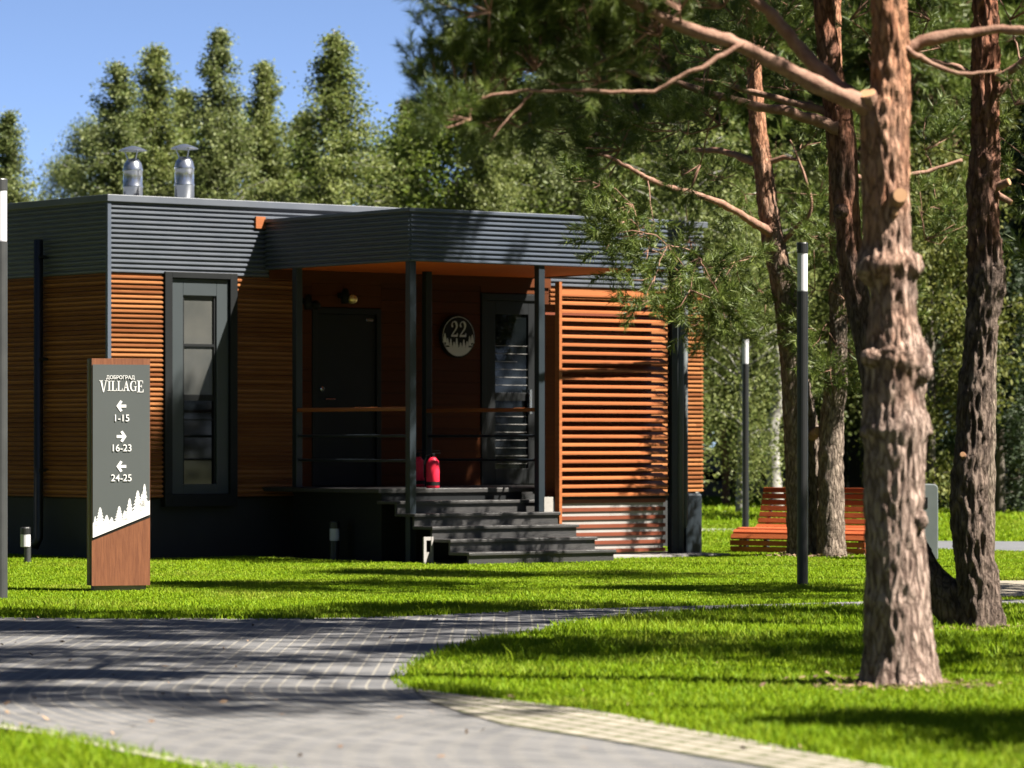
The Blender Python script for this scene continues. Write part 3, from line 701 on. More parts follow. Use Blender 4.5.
# ------------------------------------------------------------------ lamps
def lamp_post(loc, h, wl, label, m, r=.05):
    t = thing('lamp_post', label, 'lamp post', loc, 0, 'tall slim garden lamp posts')
    b = MB(); b.lathe([(r, 0), (r, h - wl - .10), (r * .8, h - wl - .098)], n=20); b.build('pole', m, t, smooth=False)
    b = MB(); b.lathe([(r * .9, h - wl - .098), (r * .93, h - wl - .09), (r * .93, h - .10)], n=20); b.build('lamp_lens', M['white'], t)
    b = MB(); b.lathe([(r, h - .10), (r, h - .01), (r * .92, h)], n=20); b.build('cap', m, t)
    b = MB(); b.lathe([(r * 1.25, 0), (r * 1.25, .012), (r * 1.02, .016)], n=20); b.build('foot_plate', m, t)
    return t
lamp_post(G(802.5, 586), 3.22, .36, 'tall black lamp post with white lens in front of the bench', M['lamp_black'], .052)
lamp_post(G(745.5, 532), 2.99, .37, 'slim black lamp post farther back beside the stony path', M['lamp_black'], .050)
lamp_post(G(0.3, 600), 3.60, .44, 'grey lamp post at the left edge beside the lawn', M['lamp_grey'], .062)
def bollard(loc, h, label, off):
    t = thing('bollard_light', label, 'bollard light', loc, 0, 'low bollard lights by the house')
    b = MB(); b.lathe([(.038 if off else .055, 0), (.038 if off else .055, h - .22)], (.022 if off else 0, 0, 0), 16); b.build('stem', M['lamp_grey' if off else 'lamp_black'], t)
    b = MB(); b.lathe([(.052, h - .22), (.056, h - .215), (.056, h - .08)], n=18); b.build('lamp_lens', M['white'], t)
    b = MB(); b.lathe([(.058, h - .08), (.058, h - .01), (.05, h)], n=18); b.build('cap', M['lamp_black'], t)
bollard(G(25.5, 563), .40, 'low bollard light with white lens in front of the shaded end wall', True)
bollard(G(334.5, 560), .44, 'low black bollard light with white band in front of the porch', False)

# ------------------------------------------------------------------ bench
BB = R(38)
bx = thing('garden_bench', 'red slatted wooden bench with curved back behind the pine trunks', 'bench', Vector(((756 - 512) / F * 47.2, 47.2, 0)), -BB)
BL = 1.95   # local x = length, local -y = facing
prof = [(.17, .76), (.155, .685), (.135, .61), (.11, .535), (.085, .46), (.055, .385), (.02, .32), (-.06, .29), (-.145, .285), (-.23, .29), (-.315, .295), (-.40, .29), (-.475, .26), (-.53, .20), (-.55, .125), (-.54, .05)]
def slat(b, i, w=.062):
    y, z = prof[i]; a = prof[max(i - 1, 0)]; c = prof[min(i + 1, len(prof) - 1)]
    tx, tz = c[0] - a[0], c[1] - a[1]; L = math.hypot(tx, tz); tx /= L; tz /= L; nx, nz = -tz, tx
    q = [(0, y + tx * w / 2 * s + nx * .016 * r, z + tz * w / 2 * s + nz * .016 * r) for s, r in ((-1, -1), (1, -1), (1, 1), (-1, 1))]
    b.prism(q, (BL, 0, 0))
b = MB(); [slat(b, i) for i in range(0, 6)]; b.build('backrest', M['bench'], bx, bevel=.004)
b = MB(); [slat(b, i) for i in range(6, 12)]; b.build('seat', M['bench'], bx, bevel=.004)
b = MB(); [slat(b, i) for i in range(12, 16)]; b.build('front_slats', M['bench'], bx, bevel=.004)
for x in (.12, BL - .12):
    b = MB()
    pp = [(x, y + .035, z - .02) for y, z in prof[:12]] ; b.tube(pp, .022, 6)
    pp = [(x, y + .035, z - .03) for y, z in prof[11:]]; b.tube(pp, .022, 6)
    b.box(x - .025, x + .025, .02, .08, 0, .32); b.box(x - .025, x + .025, -.42, -.36, 0, .27)
    b.build('leg', M['lamp_grey'], bx)

# grey bin behind the thick pine
t = thing('litter_bin', 'grey rounded metal bin mostly hidden behind the thick pine', 'bin', Vector(((910 - 512) / F * 43.9, 43.9, 0)), 0)
b = MB(); w = .30; pts = [(-w, 0, 0), (w, 0, 0), (w, 0, .82)] + [(w - .05 + .05 * math.cos(R(a)), 0, .82 + .05 * math.sin(R(a))) for a in (30, 60, 90)] + [(-w + .05 + .05 * math.cos(R(a)), 0, .82 + .05 * math.sin(R(a))) for a in (90, 120, 150)] + [(-w, 0, .82)]
b.prism([(x, -.2, z) for x, y, z in pts], (0, .4, 0)); b.build('body', M['bin'], t, bevel=.01)
b = MB(); b.box(-.18, .18, -.206, -.2, .60, .72); b.build('slot', M['black'], t)

# ------------------------------------------------------------------ trees
def catmull(pts, n):
    pts = [np.array(p, float) for p in pts]; out = []
    P_ = [2 * pts[0] - pts[1]] + pts + [2 * pts[-1] - pts[-2]]
    for i in range(1, len(P_) - 2):
        for k in range(n):
            t = k / n; p0, p1, p2, p3 = P_[i - 1:i + 3]
            out.append(.5 * ((2 * p1) + (-p0 + p2) * t + (2 * p0 - 5 * p1 + 4 * p2 - p3) * t * t + (-p0 + 3 * p1 - 3 * p2 + p3) * t ** 3))
    out.append(pts[-1]); return np.array(out)
def rough_trunk(b, pr, nseg=60, step=.035, amp=.014, seed=0.0, flare=None, ref=(1, 0, 0)):
    """pr: list of (Vector, radius); a trunk with bark plates and burls as real relief"""
    c = catmull([(p.x, p.y, p.z, r) for p, r in pr], 12)
    d = np.concatenate([[0], np.cumsum(np.linalg.norm(np.diff(c[:, :3], axis=0), axis=1))]); L = d[-1]
    m = max(8, int(L / step)); s = np.linspace(0, L, m + 1); q = np.stack([np.interp(s, d, c[:, k]) for k in range(4)], 1)
    vs = []; fs = []
    for i in range(m + 1):
        p = Vector(q[i, :3]); r = q[i, 3]
        t = Vector(q[min(i + 1, m), :3]) - Vector(q[max(i - 1, 0), :3]); t.normalize()
        nx = Vector(ref); nx = (nx - t * nx.dot(t)).normalized(); ny = t.cross(nx)
        for k in range(nseg):
            a = 2 * math.pi * k / nseg; dr = nx * math.cos(a) + ny * math.sin(a)
            w = p + dr * r
            v = Vector((w.x * 26 + seed, w.y * 26, w.z * 6.5)); v2 = Vector((w.x * 5 + seed, w.y * 5, w.z * 3.2))
            rid = 1 - abs(mnoise.noise(v)) * 2.2
            h = amp * 1.5 * (max(rid, -.6) - .5) + amp * 1.0 * mnoise.noise(v * 2.3) + r * .07 * mnoise.noise(v2)
            if flare and i < 18: h += flare * (1 - i / 18) ** 2 * (.6 + .8 * mnoise.noise(Vector((math.cos(a) * 1.6, math.sin(a) * 1.6, seed))))
            vs.append(w + dr * h)
    for i in range(m):
        for k in range(nseg): fs.append((i * nseg + k, i * nseg + (k + 1) % nseg, (i + 1) * nseg + (k + 1) % nseg, (i + 1) * nseg + k))
    fs.append(tuple(m * nseg + k for k in range(nseg)))
    b.add(vs, fs)

def needle_template(n, L, nl, w, seed):
    r = np.random.default_rng(seed); V = []
    for i in range(n):
        t = (.25 + .75 * (i / n)) * L; a = r.uniform(0, 2 * np.pi); op = np.radians(r.uniform(28, 66)); ln = nl * r.uniform(.75, 1.1)
        d = np.array([np.cos(op), np.sin(op) * np.cos(a), np.sin(op) * np.sin(a)]); base = np.array([t, 0, 0])
        s = np.cross(d, r.normal(size=3)); s /= np.linalg.norm(s) + 1e-9
        V += [base - s * w / 2, base + s * w / 2, base + d * ln]
    return np.array(V)
NEEDLES = [needle_template(84, .16, .075, .0042, k) for k in range(3)]
NEEDLES_MID = [needle_template(52, .18, .085, .0068, k) for k in range(3)]
NEEDLES_FAR = [needle_template(40, .26, .13, .014, k) for k in range(3)]
def place_tufts(pos, dirs, scl, templates, rng):
    pos = np.asarray(pos, float); dirs = np.asarray(dirs, float); dirs /= np.linalg.norm(dirs, axis=1, keepdims=True) + 1e-9
    rv = rng.normal(size=dirs.shape); ny = np.cross(dirs, rv); ny /= np.linalg.norm(ny, axis=1, keepdims=True) + 1e-9; nz = np.cross(dirs, ny)
    out = []; which = rng.integers(0, len(templates), len(pos))
    for k, T in enumerate(templates):
        s = which == k
        if not s.any(): continue
        B = np.stack([dirs[s], ny[s], nz[s]], 1)                 # n,3(axis),3
        V = np.einsum('tk,nkc->ntc', T, B) * np.asarray(scl)[s][:, None, None] + pos[s][:, None, :]
        out.append(V.reshape(-1, 3))
    V = np.concatenate(out); Fc = np.arange(len(V)).reshape(-1, 3); return V, Fc

class Pine:
    """gathers limbs, twigs and needle tufts in world coordinates for one pine"""
    def __init__(s, seed): s.rng = np.random.default_rng(seed); s.tp = []; s.td = []; s.ts = []; s.tw = MB(); s.lb = MB(); s.pts = []
    def limb(s, pts, r0, r1, n=8, tgt=None):
        c = catmull([tuple(p) for p in pts], 5); k = len(c)
        wob = np.cumsum(s.rng.normal(0, .006, (k, 3)), axis=0); wob -= np.linspace(0, 1, k)[:, None] * wob[-1]; c = c + wob
        rad = [max(.003, (r0 + (r1 - r0) * (i / (k - 1)) ** .8) * s.rng.uniform(.9, 1.12)) for i in range(k)]
        if r0 >= .028: rough_trunk(s.lb, [(Vector(p), q) for p, q in zip(c, rad)], 16, .045, r0 * .10, float(s.rng.uniform(0, 50)), ref=(0, 1, .2))
        else: s.lb.tube([Vector(p) for p in c], rad, n)
        s.pts += list(c); return c
    def spray(s, c, axis, size, n, twig_from=None, flat=.55, ts=1.0, r=.007):
        """a bough end: twigs fanning out of c along axis, tufts at and near their tips"""
        c = np.array(c, float); ax = np.array(axis, float); ax /= np.linalg.norm(ax)
        m = max(3, n // 6)
        for j in range(m):
            d = ax + s.rng.normal(0, .75, 3) * np.array([1, 1, flat]); d /= np.linalg.norm(d)
            L = size * s.rng.uniform(.45, 1.1); tip = c + d * L; tip[2] += .10 * L
            mid = c + d * L * .5 + s.rng.normal(0, .03, 3)
            s.lb.tube([Vector(c), Vector(mid), Vector(tip)], [r, r * .7, r * .4], 4)
            for q in range(n // m):
                t = s.rng.uniform(.35, 1.0) if q else 1.0
                p = c * (1 - t) ** 2 + 2 * mid * t * (1 - t) + tip * t * t
                dd = d * .6 + s.rng.normal(0, .6, 3); dd[2] += .45
                p = p + dd / np.linalg.norm(dd) * s.rng.uniform(0, .05)
                s.tp.append(p); s.td.append(dd); s.ts.append(ts * s.rng.uniform(.8, 1.25))
    def wild_limb(s, base, az, L, el, n, ts=1.0, r=None):
        d = np.array([math.cos(az) * math.cos(el), math.sin(az) * math.cos(el), math.sin(el)]); base = np.array(base, float)
        p1 = base + d * L * .4 + np.array([0, 0, .02 * L]); p2 = base + d * L * .75 + s.rng.normal(0, .08 * L, 3); p3 = base + d * L + s.rng.normal(0, .08 * L, 3) + np.array([0, 0, .08 * L])
        c = s.limb([base, p1, p2, p3], r or .018 + .014 * L, .006, 6)
        k = len(c); per = max(6, n // 6)
        for t in (.45, .6, .72, .84, .93, 1.0):
            i = int(t * (k - 1)); ax = d * .7 + s.rng.normal(0, .5, 3); ax[2] += .15
            s.spray(c[i], ax, L * .24 + .12, per, ts=ts)
    def crown(s, axis_fn, z0, z1, Lmax, whorl=.5, per=4, n=34, ts=1.0, bare=None):
        z = z0; 
        while z < z1:
            f = (z - z0) / (z1 - z0); L = Lmax * (1 - f) ** .65 * (.55 + .45 * min(1, f * 5)) + .25
            a0 = s.rng.uniform(0, 6.28)
            for k in range(per):
                az = a0 + k * 6.283 / per + s.rng.normal(0, .35); el = R(s.rng.uniform(4, 22) + 35 * f)
                if bare and bare(z, az): continue
                s.wild_limb(axis_fn(z), az, L * s.rng.uniform(.75, 1.15), el, int(n * (.5 + .5 * (1 - f))), ts)
            z += whorl * s.rng.uniform(.8, 1.2)
    def finish(s, t, needle_mat, templates, org, trunk_mesh=None):
        o = Vector(org)
        if s.lb.v:
            L = s.lb; 
            L.build('limb', M['limb'], t, smooth=True, org=o)
        if s.tw.v: s.tw.build('twigs', M['twig'], t, org=o)
        if s.tp:
            V, Fc = place_tufts(s.tp, s.td, s.ts, templates, s.rng); V = V - np.array(o)
            np_mesh('crown', V, Fc, needle_mat, t)

def px_trunk(rows, Y, back=None):   # rows: (px, py, radius px)
    return [(P(x, y, Y + (back(i) if back else 0)), r * Y / F) for i, (x, y, r) in enumerate(rows)]

# -- the thick pine in front
Yn = 20.9; o_n = Vector(((900 - 512) / F * Yn, Yn, 0))
near = thing('pine_tree', 'thick knotty pine trunk closest on the lawn with burls and a sawn stub', 'pine tree', o_n)
rows = [(901, 702, 38), (900, 690, 36), (899, 640, 34.5), (896, 560, 30), (894, 500, 29), (895, 445, 30.5), (895, 428, 34), (893, 405, 29), (896, 375, 30), (897.5, 360, 34), (895, 340, 27), (893, 318, 23), (893, 285, 24), (887, 264, 32), (887, 244, 24), (886, 195, 23), (885, 120, 24.5), (889, 98, 21), (891, 70, 18.5), (889, 0, 17.5), (886, -150, 16), (890, -420, 13), (886, -800, 9), (888, -1150, 4)]
tr_n = px_trunk(rows, Yn)
b = MB(); rough_trunk(b, tr_n, 110, .02, .0095, 3.1, flare=.15); 
tk = b.build('trunk', M['bark_near'], near, smooth=True, org=o_n)
# burls and sawn stubs
def burl(b, c, r, seed, sq=(1, 1, 1)):
    vs = []; fs = []; n, m = 22, 14
    for i in range(m + 1):
        th = math.pi * i / m
        for k in range(n):
            a = 2 * math.pi * k / n; d = Vector((math.sin(th) * math.cos(a) * sq[0], math.sin(th) * math.sin(a) * sq[1], math.cos(th) * sq[2]))
            q = c + d * r; vs.append(c + d * (r * (1 + .22 * mnoise.noise(d * 3.1 + Vector((seed, 0, 0))) + .10 * mnoise.noise(d * 9 + Vector((seed, 3, 0))))))
    for i in range(m):
        for k in range(n): fs.append((i * n + k, (i + 1) * n + k, (i + 1) * n + (k + 1) % n, i * n + (k + 1) % n))
    b.add(vs, fs)
b = MB()
for px, py, r, dy, sq in ((912, 266, .055, -.06, (1, 1, 1.3)), (866, 268, .06, -.05, (1, .9, 1)), (918, 372, .07, -.06, (1, 1, 1)), (874, 358, .07, -.09, (1.2, .8, .8)), (896, 352, .075, -.12, (1.3, .7, .7)), (925, 432, .04, -.03, (1, 1, .8)), (868, 432, .05, -.05, (1, 1, .8)), (892, 524, .055, -.11, (.9, .6, .9)), (918, 520, .055, -.09, (.8, .7, 1.0))):
    b = MB(); burl(b, P(px, py, Yn) + Vector((0, dy, 0)), r, px * .37, sq); b.build('burl', M['bark_near'], near, smooth=True, org=o_n)
def stub(tree, org, p, d, r, L=.10):
    d = Vector(d).normalized(); b = MB(); b.tube([p - d * .08, p + d * L * .6, p + d * L], [r * 1.25, r * 1.05, r], 16); o = b.build('branch_stub', M['limb'], tree, smooth=False, org=org)
    b = MB(); b.tube([p + d * (L + .0005), p + d * (L + .006)], [r * .93, r * .90], 16); b.build('cut_face', M['stump'], o, org=org)
    return o
stub(near, o_n, P(895, 200, Yn) + Vector((0, -.13, 0)), (.05, -.9, .1), .042, .10)
stub(near, o_n, P(892, 216, Yn) + Vector((0, -.12, 0)), (.0, -.9, .2), .018, .04)
stub(near, o_n, P(869, 104, Yn) + Vector((0, -.06, 0)), (-.3, -.5, .8), .05, .06)
pn = Pine(11)
pn.limb([P(880, 118, Yn), P(860, 102, Yn - .1), P(826, 82, Yn - .1), P(775, 54, Yn - .1), P(720, 33, Yn - .1), P(665, 14, Yn - .1), P(620, -8, Yn - .1), P(520, -60, Yn), P(430, -120, Yn)], .058, .018, 10)
pn.limb([P(878, 120, Yn + .1), P(856, 100, Yn + .1), P(826, 74, Yn + .15), P(795, 40, Yn + .2), P(765, 8, Yn + .2), P(735, -30, Yn + .2), P(690, -120, Yn + .2), P(640, -210, Yn + .2)], .052, .02, 10)
pn.limb([P(900, 55, Yn + .1), P(930, 46, Yn + .1), P(962, 38, Yn + .1), P(1000, 33, Yn + .1), P(1060, 28, Yn), P(1180, -10, Yn)], .04, .014, 10)
pn.limb([P(902, 48, Yn - .05), P(930, 60, Yn), P(968, 72, Yn), P(1000, 70, Yn + .1)], .022, .006, 8)
c = pn.limb([P(742, 44, Yn - .1), P(712, 62, Yn - .15), P(686, 74, Yn - .2), P(655, 92, Yn - .2), P(620, 93, Yn - .2), P(584, 95, Yn - .2), P(533, 94, Yn - .2), P(495, 102, Yn - .2), P(459, 111, Yn - .2), P(440, 104, Yn - .2), P(428, 88, Yn - .2)], .016, .005, 7)
pn.limb([P(533, 94, Yn - .2), P(515, 114, Yn - .25), P(490, 142, Yn - .3)], .009, .003, 6)
pn.limb([P(658, 22, Yn), P(640, 42, Yn), P(588, 70, Yn - .1), P(575, 66, Yn - .1)], .013, .005, 6)
pn.limb([P(584, 95, Yn - .2), P(565, 88, Yn - .2), P(547, 80, Yn - .2)], .007, .003, 6)
# boughs in the picture's upper middle
def bough(pine, px, py, Y, ax, size, n, ts=1.0, src=None):
    c = P(px, py, Y); q = np.array(pine.pts); k = np.argmin(np.linalg.norm(q - np.array(c), axis=1)); near_pt = Vector(q[k])
    if (near_pt - c).length > .04: pine.limb([near_pt, (near_pt + c) / 2 + Vector((0, 0, .04)), c], .008, .005, 5)
    pine.spray(c, ax, size, n, ts=ts)
for (px, py, ax, size, n, src) in [
    (452, 100, (-.2, 0, .9), .18, 26, None), (478, 92, (-.2, .1, .9), .26, 36, (470, 110)), (470, 120, (-.8, .1, .1), .22, 22, (495, 102)),
    (505, 80, (-.3, -.1, .8), .28, 40, (515, 98)), (535, 70, (-.2, .1, .8), .30, 44, (540, 94)), (500, 118, (-.7, 0, -.1), .24, 24, (515, 114)), (530, 112, (-.4, .2, -.1), .26, 26, (533, 95)), (565, 62, (-.5, .1, .5), .30, 44, (588, 70)),
    (590, 45, (-.6, .1, .5), .32, 46, (620, 52)), (560, 28, (-.8, 0, .3), .32, 46, (620, 48)), (515, 30, (-.8, 0, .2), .32, 44, (570, 30)), (490, 12, (-.9, 0, .2), .30, 40, (540, 10)), (540, 2, (-.8, 0, .3), .34, 46, (600, -14)), (590, 8, (-.6, 0, .4), .34, 46, (640, 2)),
    (625, 25, (-.5, .2, .5), .34, 46, (660, 14)), (640, 60, (-.6, .1, .3), .28, 34, (655, 90)), (600, 82, (-.6, .1, .4), .28, 34, (620, 93)), (660, 36, (-.4, .2, .5), .30, 36, (690, 24)), (680, 10, (-.4, 0, .6), .34, 40, (700, 28)), 
    (720, 8, (-.3, 0, .7), .34, 40, (740, 40)), (620, -20, (-.5, .2, .5), .36, 44, (640, -4)), (560, -35, (-.5, .2, .5), .36, 44, (580, -30))]:
    bough(pn, px, py, Yn + random.uniform(-.3, .5), ax, size, int(n * 1.35), 1.0, P(src[0], src[1], Yn - .1) if src else None)
for pa_, pb_ in (((441, 100), (425, 26)), ((456, 92), (445, 32)), ((436, 104), (416, 58)), ((468, 92), (462, 40)), ((430, 100), (420, 84))):
    A_ = P(pa_[0], pa_[1], Yn - .2); B_ = P(pb_[0], pb_[1], Yn - .25); pn.limb([A_, (A_ + B_) / 2 + Vector((.015, 0, 0)), B_], .007, .003, 5)
    for q in range(9):
        f = .3 + .7 * q / 8; p_ = A_.lerp(B_, f); pn.tp.append(np.array(p_) + pn.rng.normal(0, .012, 3)); pn.td.append(np.array((B_ - A_).normalized()) + pn.rng.normal(0, .25, 3)); pn.ts.append(.85)
axn = lambda z: np.array(tr_n[-1][0]) * 0 + np.array((o_n.x - .05, Yn, z))
pn.crown(axn, 5.2, 9.6, 1.9, .85, 3, 26, 1.25, bare=lambda z, az: z < 6.0 and math.cos(az) < .2)
pn.finish(near, M['needle_blue'], NEEDLES, o_n)
TREES_XY.append((o_n.x, o_n.y, .24))

# -- the twin stemmed pine on the right
Yt = 27.3; o_t = Vector(((978 - 512) / F * Yt, Yt, 0))
twin = thing('pine_tree', 'furrowed pine at right forking at its foot into two stems', 'pine tree', o_t)
rows = [(980, 636, 25), (980, 622, 22), (978, 590, 20.5), (974, 555, 19), (970, 517, 18.5), (970, 480, 17.5), (974, 440, 16.5), (975, 400, 16), (979, 356, 15), (984, 310, 16), (987, 285, 18), (985, 255, 16), (983, 195, 15), (985, 140, 13.5), (985.5, 78, 13.5), (985.5, 0, 11.5), (984, -150, 10), (988, -420, 7), (986, -760, 3)]
tr_t = px_trunk(rows, Yt)
b = MB(); rough_trunk(b, tr_t, 80, .03, .017, 9.7, flare=.06)
rows2 = [(970, 632, 18), (962, 618, 20), (948, 600, 20), (930, 580, 17), (912, 545, 14.5), (900, 505, 13.5), (886, 450, 13), (875, 390, 12.5), (866, 340, 12.5), (858, 300, 12), (852, 265, 12.5), (847, 215, 12.5), (845, 180, 13), (840, 130, 14), (832, 80, 12), (823, 0, 8.5), (815, -120, 7), (810, -330, 4), (808, -520, 2)]
tr_s = px_trunk(rows2, Yt, lambda i: min(i * .05, .3))
rough_trunk(b, tr_s, 44, .045, .012, 21.3)
burl(b, P(849, 212, Yt) + Vector((-.06, -.05, 0)), .055, 3.3)
b.build('trunk', M['bark_twin'], twin, smooth=True, org=o_t)
stub(twin, o_t, P(995, 186, Yt) + Vector((.03, -.06, 0)), (.7, -.5, .3), .028, .07)
stub(twin, o_t, P(998, 198, Yt) + Vector((.03, -.03, 0)), (.8, -.3, -.5), .02, .07)
stub(twin, o_t, P(962, 456, Yt) + Vector((0, -.10, 0)), (-.2, -.8, .2), .02, .05)
pt = Pine(23)
Ys = Yt + .2
pt.limb([P(838, 128, Ys), P(815, 118, Ys), P(785, 112, Ys - .1), P(740, 103, Ys - .2), P(695, 90, Ys - .3), P(656, 78, Ys - .4), P(610, 70, Ys - .5)], .05, .014, 9)
pt.limb([P(830, 112, Ys + .1), P(790, 103, Ys + .1), P(730, 88, Ys + .2), P(680, 76, Ys + .3)], .035, .01, 8)
pt.limb([P(985, 82, Yt), P(1010, 70, Yt - .1), P(1040, 52, Yt - .2), P(1100, 20, Yt - .3)], .04, .014, 8)
pt.limb([P(985, 84, Yt), P(960, 68, Yt), P(925, 60, Yt + .1), P(880, 52, Yt + .2)], .03, .008, 8)
pt.limb([P(995, 95, Yt), P(1015, 82, Yt), P(1040, 88, Yt)], .03, .01, 8)
for (px, py, ax, size, n, src) in [
    (600, 112, (-.7, 0, .1), .34, 40, (656, 78)), (640, 118, (-.5, 0, 0), .36, 42, (690, 92)), (575, 130, (-.8, 0, 0), .34, 34, (610, 75)), (620, 150, (-.6, -.2, -.2), .36, 36, (656, 90)), (680, 130, (-.5, -.2, 0), .36, 40, (720, 98)), (720, 125, (-.5, 0, .1), .34, 36, (750, 104)),
    (660, 50, (-.6, 0, .5), .34, 36, (690, 85)), (710, 60, (-.4, 0, .6), .36, 40, (730, 92)), (755, 70, (-.3, 0, .6), .34, 36, (770, 104)), (780, 20, (-.4, .2, .6), .38, 40, (822, 30)), (740, 20, (-.5, .2, .5), .38, 40, (815, 20)), (800, -10, (-.4, .2, .6), .38, 36, (820, 0)),
    (850, 20, (.5, .1, .6), .34, 30, (825, 20)), (930, 20, (-.4, .3, .5), .36, 34, (984, 10)), (1010, 20, (.6, .2, .5), .36, 34, (986, 10)), (1015, 105, (.7, .2, .2), .34, 34, (1010, 82)), (940, 48, (-.5, .2, .4), .34, 30, (960, 66)), (905, 40, (-.5, .2, .4), .34, 30, (925, 60)), (700, 165, (-.4, 0, -.3), .32, 26, (720, 110))]:
    bough(pt, px, py, Ys + random.uniform(-.7, .9), ax, size, n, 1.05, P(src[0], src[1], Ys) if src else None)
axt = lambda z: np.array((o_t.x, Yt, z)); axs = lambda z: np.array(((818 - 512) / F * Yt, Yt + .3, z))
pt.crown(axt, 5.4, 9.2, 1.9, .75, 3, 32, 1.3); pt.crown(axs, 5.3, 7.8, 1.7, .7, 3, 30, 1.3)
pt.finish(twin, M['needle'], NEEDLES, o_t)
TREES_XY.append((o_t.x, o_t.y, .26))

# -- the pines beside the bench
Ya = 45.0; o_a = Vector(((799 - 512) / F * Ya, Ya, 0))
pa_t = thing('pine_tree', 'leaning pine behind the black lamp post with a bare curving branch', 'pine tree', o_a)
rows = [(800, 560, 14), (799, 545, 11.5), (797, 480, 11), (795, 420, 11.5), (791, 350, 12), (786, 300, 12), (781, 275, 12), (773, 240, 11), (767, 200, 9.5), (762, 160, 9), (757, 120, 8), (754, 70, 7), (752, 0, 6), (748, -120, 4), (746, -230, 2)]
b = MB(); rough_trunk(b, px_trunk(rows, Ya), 32, .06, .014, 5.5, flare=.03)
rough_trunk(b, px_trunk([(815, 562, 11), (814, 545, 9), (813, 470, 8), (810, 425, 8), (803, 385, 7), (796, 340, 7)], Ya + .1), 24, .06, .012, 8.5)
b.build('trunk', M['bark_mid'], pa_t, smooth=True, org=o_a)
stub(pa_t, o_a, P(813, 433, Ya) + Vector((.02, -.08, 0)), (.3, -.8, .2), .06, .08)
pa = Pine(31)
pa.limb([P(776, 238, Ya), P(758, 226, Ya - .3), P(735, 210, Ya - .7), P(700, 196, Ya - 1.2), P(660, 183, Ya - 1.7), P(615, 160, Ya - 2.1), P(590, 152, Ya - 2.3)], .06, .014, 8)
pa.limb([P(764, 168, Ya), P(742, 157, Ya + .2), P(715, 152, Ya + .5), P(678, 153, Ya + .9)], .06, .02, 8)
pa.limb([P(766, 164, Ya), P(785, 157, Ya - .1), P(798, 160, Ya - .2)], .04, .016, 8)
pa.limb([P(778, 246, Ya), P(795, 228, Ya - .1), P(812, 210, Ya - .2), P(805, 180, Ya - .2), P(790, 140, Ya - .2)], .035, .01, 8)
pa.limb([P(596, 190, Ya - 2), P(610, 172, Ya - 2.05), P(618, 160, Ya - 2.1)], .014, .006, 6)
for (px, py, dY, ax, size, n, src) in [
    (600, 185, -2.6, (-.7, -.3, -.2), .5, 20, (615, 160)), (632, 205, -2.4, (-.5, -.3, -.3), .5, 30, (660, 184)), (655, 225, -1.8, (-.5, -.3, -.4), .55, 44, (690, 194)), (648, 250, -1.9, (-.5, -.2, -.5), .45, 24, (665, 215)), 
    (690, 240, -1.4, (-.3, -.3, -.4), .6, 48, (715, 205)), (680, 275, -1.5, (-.3, -.2, -.5), .5, 30, (700, 235)), (705, 300, -1.3, (-.2, -.2, -.5), .5, 32, (715, 250)), (660, 300, -1.6, (-.6, -.1, -.2), .4, 16, (680, 275)), (725, 260, -1, (-.2, -.3, -.4), .6, 46, (735, 215)), (735, 300, -.8, (-.2, -.2, -.5), .6, 44, (745, 260)),
    (728, 325, -.5, (-.1, -.1, -.4), .45, 24, (730, 290)), (760, 290, -.4, (.2, -.2, -.4), .5, 30, (770, 240)), (690, 170, 1.0, (-.5, 0, .2), .55, 40, (700, 153)), (650, 150, 1.2, (-.7, 0, .1), .55, 40, (680, 153)), (720, 180, -.6, (-.2, -.3, .2), .55, 40, (730, 155)), (745, 195, -.3, (-.2, -.2, -.3), .5, 34, (750, 160)),
    (820, 195, -.2, (.6, 0, .2), .5, 34, (808, 200)), (830, 240, 0, (.6, .2, -.2), .5, 34, (812, 215)), (800, 150, 0, (.5, 0, .4), .5, 34, (798, 160)), (700, 120, 1.0, (-.6, .2, .3), .6, 46, (755, 110)), (740, 90, .6, (-.4, .2, .5), .6, 46, (755, 90)), (790, 90, .2, (.5, .2, .4), .6, 46, (756, 95)), (720, 50, 0, (-.5, .2, .5), .6, 46, (752, 55)), (780, 40, .2, (.5, .2, .5), .6, 46, (753, 50)), (610, 225, -2, (-.6, -.1, -.3), .45, 26, (640, 190))]:
    if px > 685 and py > 175 and dY < 0: dY = 1.0 + .4 * abs(dY)
    bough(pa, px, py, Ya + dY * 1.25, ax, size, int(n * .85), 1.5, P(src[0], src[1], Ya + dY * .9) if src else None)
for (px, py, dY, ax, size, n) in [(640, 232, -3.3, (-.4, 0, -.3), .42, 34), (668, 246, -3.1, (-.2, 0, -.4), .45, 40), (700, 258, -2.8, (.1, 0, -.4), .45, 44), (690, 290, -3.0, (-.1, 0, -.4), .42, 36), (720, 296, -2.6, (.2, 0, -.4), .42, 40), (735, 262, -2.4, (.3, 0, -.2), .45, 40), (655, 276, -3.3, (-.4, 0, -.3), .34, 18), (700, 318, -2.9, (-.3, 0, -.2), .36, 20), (625, 222, -3.3, (-.5, 0, -.1), .36, 22)]:
    bough(pa, px, py, Ya + dY, ax, size, int(n * .62), 1.4)
pa.crown(lambda z: np.array(((752 - 512) / F * Ya, Ya, z)), 7.0, 9.2, 1.4, .7, 3, 18, 1.6, bare=lambda z, az: math.sin(az) < .3)
pa.finish(pa_t, M['needle'], NEEDLES_MID, o_a)
TREES_XY.append((o_a.x, o_a.y, .18)); TREES_XY.append(((815 - 512) / F * Ya, Ya, .14))

